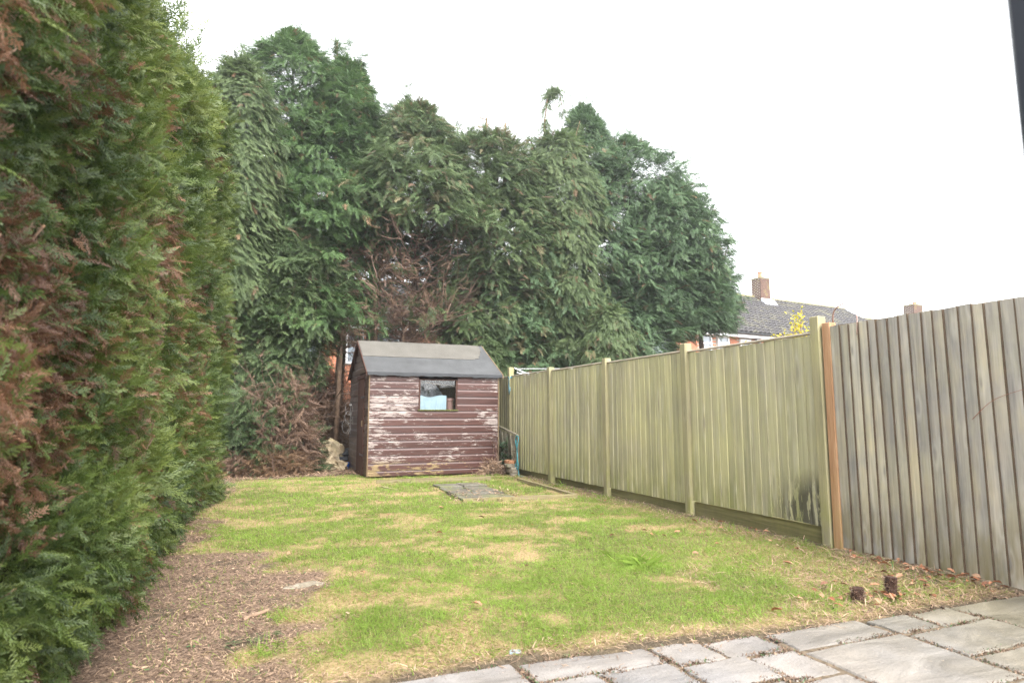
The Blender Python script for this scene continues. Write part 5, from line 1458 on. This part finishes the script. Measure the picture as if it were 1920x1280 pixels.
def hfronds(n, y0, y1, tpl, size, depth, dry=False):
    x, y, z = hsample(n, y0, y1, depth)
    if dry:
        k_ = rng.random(n) < dead_f(y, z)**1.3; x, y, z = x[k_], y[k_], z[k_]; n = len(x)
    P = np.stack([x, y, z], -1)
    # locally coherent growth directions with strays
    ga = (vnoise(y, z, .5, 47, 2)-.5)*3.2
    D = np.stack([rng.uniform(.15, .9, n), np.sin(ga)*.4+.15+rng.normal(size=n)*.42, .42+rng.normal(size=n)*.48], -1)
    low = z < .7; D[low, 2] -= .7
    U = rvec(n) + np.stack([.5+0*x, 0*x, .5+0*x], -1)
    dd = np.ones(n) if dry else (rng.random(n) < dead_f(y, z)).astype(float)
    tint = np.clip((vnoise(y, z, .4, 46, 3)-.5)*1.8+.40 + rng.normal(size=n)*.24, 0, 1)
    D[dd > .5, 2] -= .55
    return scatter(tpl, P, D, U, size*rng.uniform(.55, 1.3, n)*(1-.2*dd), tint, dd)
parts = [hfronds(31000, 1.62, 4.3, F_NEAR, .094, .25), hfronds(20000, 4.1, 7.6, F_MID, .155, .28), hfronds(18000, 7.4, HY1, F_MID, .185, .26), hfronds(26000, 1.6, 5.2, F_DRY, .085, .14, True)]
# top, far end and back so that the hedge is a closed body
n = 2400; y = rng.uniform(HY0, HY1, n); x = rng.uniform(-2.4, -.7, n); z = htop(y)+rng.normal(size=n)*.12-.05
parts.append(scatter(F_MID, np.stack([x,y,z],-1), rvec(n)*.6+[0,0,.9], rvec(n), rng.uniform(.15,.3,n), rng.random(n), (rng.random(n)<.08)*1.))
n = 1500; z = rng.uniform(.05, 5.2, n); x = rng.uniform(-2.4, -.75, n); y = HY1-.1+rng.normal(size=n)*.12+(vnoise(x,z,.6,49)-.5)*.4
parts.append(scatter(F_MID, np.stack([x,y,z],-1), rvec(n)*.7+[0,.8,.2], rvec(n), rng.uniform(.18,.32,n), rng.random(n), (rng.random(n)<.2)*1.))
V = np.concatenate([p[0] for p in parts]); C = np.concatenate([p[1] for p in parts])
tri_mesh('foliage', V, C, M['leaf_hedge'], hedge)
# dark sheet coloured as the shaded twiggy depth of the hedge
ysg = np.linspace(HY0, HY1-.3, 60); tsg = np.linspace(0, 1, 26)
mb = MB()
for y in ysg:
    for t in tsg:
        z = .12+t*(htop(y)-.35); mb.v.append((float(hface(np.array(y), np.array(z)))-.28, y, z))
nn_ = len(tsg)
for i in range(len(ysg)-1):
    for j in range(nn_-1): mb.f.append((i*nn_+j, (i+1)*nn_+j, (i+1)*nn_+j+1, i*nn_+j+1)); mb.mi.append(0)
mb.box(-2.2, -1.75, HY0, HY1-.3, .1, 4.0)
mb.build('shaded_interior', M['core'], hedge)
# stems and cut twig ends
rg = random.Random(102); tw = MB(); ends = MB()
for k in range(130):
    y = rg.uniform(2.2, 11) if k > 80 else rg.uniform(1.7, 5.5); z = rg.uniform(.35, float(htop(y))-.2)
    x = float(hface(np.array(y), np.array(z)))
    d = Vector((rg.uniform(.3,.9), rg.uniform(-.25,.75), rg.uniform(.15,1.0))).normalized(); L = rg.uniform(.10,.22)
    r0 = rg.uniform(.0025,.0055) if y < 6 else rg.uniform(.005, .01)
    p = Vector((x+rg.uniform(-.07,.03), y, z)); a = p-d*L; m_ = p-d*L*.5+Vector((rg.gauss(0,.01),rg.gauss(0,.01),-.015))
    tw.tube([a, m_, p], [r0*1.15, r0, r0*.85], 5, cap=False); ends.tube([p, p+d*r0*1.6], [r0*.9, r0*.8], 6)
for k in range(60):
    y = rg.uniform(2.5, 11); z0 = 0; x = float(hface(np.array(y), np.array(.5)))-rg.uniform(.45,.8)
    tw.tube([(x, y, -.05), (x+rg.uniform(-.1,.1), y+rg.uniform(-.1,.1), 1.2), (x+rg.uniform(-.1,.2), y+rg.uniform(-.2,.2), 3.2)], [.035,.028,.012], 6, cap=False)
tag(tw.build('twigs', M['twig'], hedge), kind='stuff')
tag(ends.build('cut_twig_ends', M['stubwood'], hedge), kind='stuff')

# ---------------------------------------------------------------- grass, litter and weeds
rng = np.random.default_rng(201)
BL = (np.array([[[0,.5,0],[0,-.5,0],[.55,.0,.12]], [[.0,.34,.02],[.5,-.3,.06],[1,.0,.0]]]) , np.array([[0,0,.4],[.1,.4,1]]))
def blades(n, x0, x1, y0, y1, hgt, wd, keep, lay=.0, fixed=None):
    x = rng.uniform(x0, x1, n); y = rng.uniform(y0, y1, n)
    k = keep(x, y); m = rng.random(n) < k; x, y = x[m], y[m]; n = len(x)
    st = straw_f(x, y); z = gz(x, y)
    dd = (rng.random(n) < np.clip(.16+.60*st, 0, 1)).astype(float)
    P = np.stack([x, y, z-.004], -1)
    an = rng.random(n)*6.28; ln = rng.uniform(.15, 1.1, n) + dd*rng.uniform(0, 2.2, n) + lay
    D = np.stack([np.cos(an)*ln, np.sin(an)*ln, np.ones(n)], -1); D = norm(D)
    T, tips = BL
    h = hgt*rng.uniform(.4, 1.5, n)*(.35+1.3*vnoise(x, y, .22, 50, 3))
    W = norm(np.cross(D, np.stack([np.sin(an*3+1), np.cos(an*2), 0*an], -1)+[0,0,.2]))
    wv = wd*rng.uniform(.7, 1.3, n)
    V = P[:,None,None,:] + h[:,None,None,None]*T[None,...,0:1]*D[:,None,None,:] + (wv[:,None,None]*T[None,...,1])[...,None]*W[:,None,None,:] - np.array([0,0,1.])*(h[:,None,None]*.35*T[None,...,0]**2*np.minimum(ln,1.2)[:,None,None])[...,None]
    C = np.ones((n,2,3,4), np.float32); lush = vnoise(x, y, .7, 52, 3)
    C[...,0] = np.clip(lush*.9+rng.normal(size=n)*.2, 0, 1)[:,None,None]; C[...,1] = dd[:,None,None]; C[...,2] = tips[None]
    V[...,2] = np.maximum(V[...,2], z[:,None,None]+.001)
    return V.reshape(-1,3,3), C.reshape(-1,3,4)
def kp(x, y):
    k = (1-.93*soil_f(x, y))*(1-.75*mud_f(x, y))*sstep(-.06, .1, y-patio_edge(x)+(vnoise(x,y,.15,60)-.5)*.1)
    k = k*(1-.35*straw_f(x,y)); k = k*np.where(x > 4.93, .0, 1)
    inb = (x > 2.72) & (x < 3.65) & (y > 8.45) & (y < 10.45); return k*np.where(inb, .12, 1)*np.where((x > SX0) & (x < SX1) & (y > SY0), 0, 1)
G = [blades(105000, -.6, 4.95, 2.75, 4.7, .050, .0042, kp), blades(80000, -.7, 4.95, 4.7, 8, .046, .0062, kp), blades(50000, -.7, 4.95, 8, 13.2, .052, .0095, kp)]
# taller tufts
for tx, ty, tr, tn, th in ((2.92,4.38,.17,420,.15),(1.35,5.2,.22,260,.10),(.15,3.6,.14,260,.09),(4.75,3.15,.06,60,.09),(4.55,2.95,.05,50,.08),(4.1,3.6,.05,40,.12),(3.9,2.92,.05,60,.07),(1.2,10.5,.2,200,.13),(4.7,8.0,.15,160,.14),(4.75,9.6,.15,160,.14),(2.5,10.6,.25,240,.13)):
    V, C = blades(tn, tx-tr, tx+tr, ty-tr, ty+tr, th, .006, lambda x, y: np.exp(-(((x-tx)/tr)**2+((y-ty)/tr)**2)*1.6), fixed=1); C[...,1] *= (rng.random(len(C)) < .2)[:,None]; G.append((V, C))
V = np.concatenate([g[0] for g in G]); C = np.concatenate([g[1] for g in G])
o = tri_mesh('grass', V, C, M['grass']); tag(o, 'patchy green and straw coloured lawn grass', kind='stuff')
# needle litter, twigs and crumbs on the bare soil
def litter(n, x0, x1, y0, y1, keep, ln, wd, hmax, dead):
    x = rng.uniform(x0, x1, n); y = rng.uniform(y0, y1, n); m = rng.random(n) < keep(x, y); x, y = x[m], y[m]; n = len(x)
    an = rng.random(n)*6.28; D = np.stack([np.cos(an), np.sin(an), rng.normal(size=n)*.22], -1)
    P = np.stack([x, y, np.maximum(gz(x, y), -.022)+.003+hmax*rng.random(n)**2+np.where((y > 8.4) & (y < 10.45) & (x > 2.7) & (x < 3.6), .035, 0)], -1)
    tpl = (np.array([[[0,.5,0],[0,-.5,0],[.5,.5,.06]], [[0,-.5,0],[.5,-.5,.06],[.5,.5,.06]], [[.5,.5,.06],[.5,-.5,.06],[1,0,0]]], float), np.zeros((3,3)))
    tpl[0][...,1] *= wd/ln
    return scatter(tpl, P, D, np.array([[0,0,1.]])+rvec(n)*.3, ln*rng.uniform(.4,1.5,n), rng.random(n), (rng.random(n) < dead).astype(float))
soilk = lambda x, y: soil_f(x, y)*(y < 6.6)
L_ = [litter(1500, 2.6, 3.75, 8.3, 10.5, lambda x, y: sstep(.42, .6, vnoise(x, y, .4, 71, 3)), .06, .012, .05, .95), litter(30000, -1.2, 1.0, 2.5, 6.6, soilk, .034, .0022, .02, .955), litter(2500, -1.2, 1.0, 2.5, 6.6, soilk, .02, .009, .02, .94), litter(9000, -.9, 0.0, 6.2, 13, soil_f, .07, .006, .02, .97),
      litter(5000, -1.2, 2.2, 12.4, 15.5, soil_f, .12, .010, .04, .97),
      litter(9000, -.2, 4.9, 2.7, 3.3, lambda x, y: np.exp(-((y-patio_edge(x)-.045)/.11)**2), .045, .0028, .022, .99),
      litter(8000, 3.0, 4.9, 2.75, 4.2, lambda x, y: straw_f(x, y), .07, .0028, .025, .995),
      litter(4000, 4.5, 4.97, 3.0, 12, lambda x, y: .7+0*x, .08, .005, .02, .93)]
V = np.concatenate([g[0] for g in L_]); C = np.concatenate([g[1] for g in L_])
o = tri_mesh('needle_litter', V, C, M['litter']); tag(o, 'brown needle litter and dry stalks on the bare soil', kind='stuff')
# dirt clods
cl = MB(); rg = random.Random(66)
for k in range(1500):
    x, y = rg.uniform(-1.0, .9), rg.uniform(2.6, 6.4)
    if k <= 1240 and rg.random() > float(sstep(.52, .66, vnoise(np.array(x), np.array(y), .28, 15, 3))): continue
    if k > 1240: x, y = rg.uniform(3.2, 4.95), rg.uniform(2.7, 3.6)
    if k <= 1240 and rg.random() > float(soil_f(np.array(x), np.array(y))): continue
    r_ = .003+.011*rg.random()**2; z = max(float(gz(np.array(x), np.array(y))), -.02)
    cl.tube([(x,y,z-r_*.3),(x+rg.uniform(-1,1)*r_*.6,y+rg.uniform(-1,1)*r_*.6,z+r_*.3),(x+rg.uniform(-1,1)*r_*.6,y,z+r_*rg.uniform(.5,.9))], [r_*rg.uniform(.8,1.5), r_*rg.uniform(.7,1.3), r_*.4], 5)
tag(cl.build('soil_crumbs', simple('dark_soil_crumb', (.075,.052,.038), .95, .1, .5, 30, .6), None), 'dark crumbs of soil on the bare patches', kind='stuff')
# moss and dirt in the patio joints
JP = []
for (x0, x1, y0, y1) in slabs[:26]:
    for (a, b_) in (((x0,y0),(x1,y0)), ((x1,y0),(x1,y1)), ((x0,y1),(x1,y1)), ((x0,y0),(x0,y1))):
        L = math.hypot(b_[0]-a[0], b_[1]-a[1]); n = int(L*1300); t = rng.random(n)
        g = vnoise(a[0]+(b_[0]-a[0])*t+3, a[1]+(b_[1]-a[1])*t+9, .25, 70, 3); m = rng.random(n) < sstep(.34, .62, g)
        t = t[m]; JP.append(np.stack([a[0]+(b_[0]-a[0])*t, a[1]+(b_[1]-a[1])*t, -.006+0*t], -1)+rng.normal(size=(len(t),3))*[.007,.007,.003])
P = np.concatenate(JP); n = len(P); D = rvec(n); D[:,2] = np.abs(D[:,2])*.9+.1
V, C = scatter((np.array([[[0,.25,0],[0,-.25,0],[1,0,0]]], float), np.array([[0,0,1.]])), P, D, rvec(n), rng.uniform(.007,.021,n), rng.random(n)*.7, (rng.random(n)<.88).astype(float))
C[...,0] *= np.where(rng.random(n) < .7, .35, 1.)[:,None]
o = tri_mesh('joint_weeds', V, C, M['litter']); tag(o, 'dark moss and weeds growing in the patio joints', kind='stuff')

# ---------------------------------------------------------------- open patio door at the right edge of the view
pd = empty('patio_door', (.84, .0, 0), 'dark framed glazed door standing open at the right edge', 'door')
dx0, dx1, dy0, dy1 = .80, .855, -.45, .405
mb = MB(); mb.box(dx0, dx1, dy1-.085, dy1, .05, 2.12); mb.build('stile', M['dark_frame'], pd, bevel=.006)
mb = MB(); mb.box(dx0, dx1, dy0, dy0+.085, .05, 2.12); mb.build('stile', M['dark_frame'], pd, bevel=.006)
for z0, z1 in ((.05, .2), (2.03, 2.12)):
    mb = MB(); mb.box(dx0+.002, dx1-.002, dy0+.086, dy1-.086, z0, z1); mb.build('rail', M['dark_frame'], pd, bevel=.006)
mb = MB(); mb.box(dx0+.02, dx1-.02, dy0+.083, dy1-.083, .19, 2.04); mb.build('pane', M['glass'], pd)
mb = MB(); mb.box(dx0-.01, dx0-.001, dy1-.06, dy1-.03, .95, 1.15); mb.tube([(dx0-.01, dy1-.045, 1.08), (dx0-.045, dy1-.045, 1.08), (dx0-.045, dy1-.16, 1.08)], .009, 8); mb.build('handle', M['metal'], pd)
mb = MB(); mb.box(.79, .89, dy0-.10, dy0-.006, -.02, 2.2); mb.build('jamb', M['dark_frame'], pd, bevel=.006)
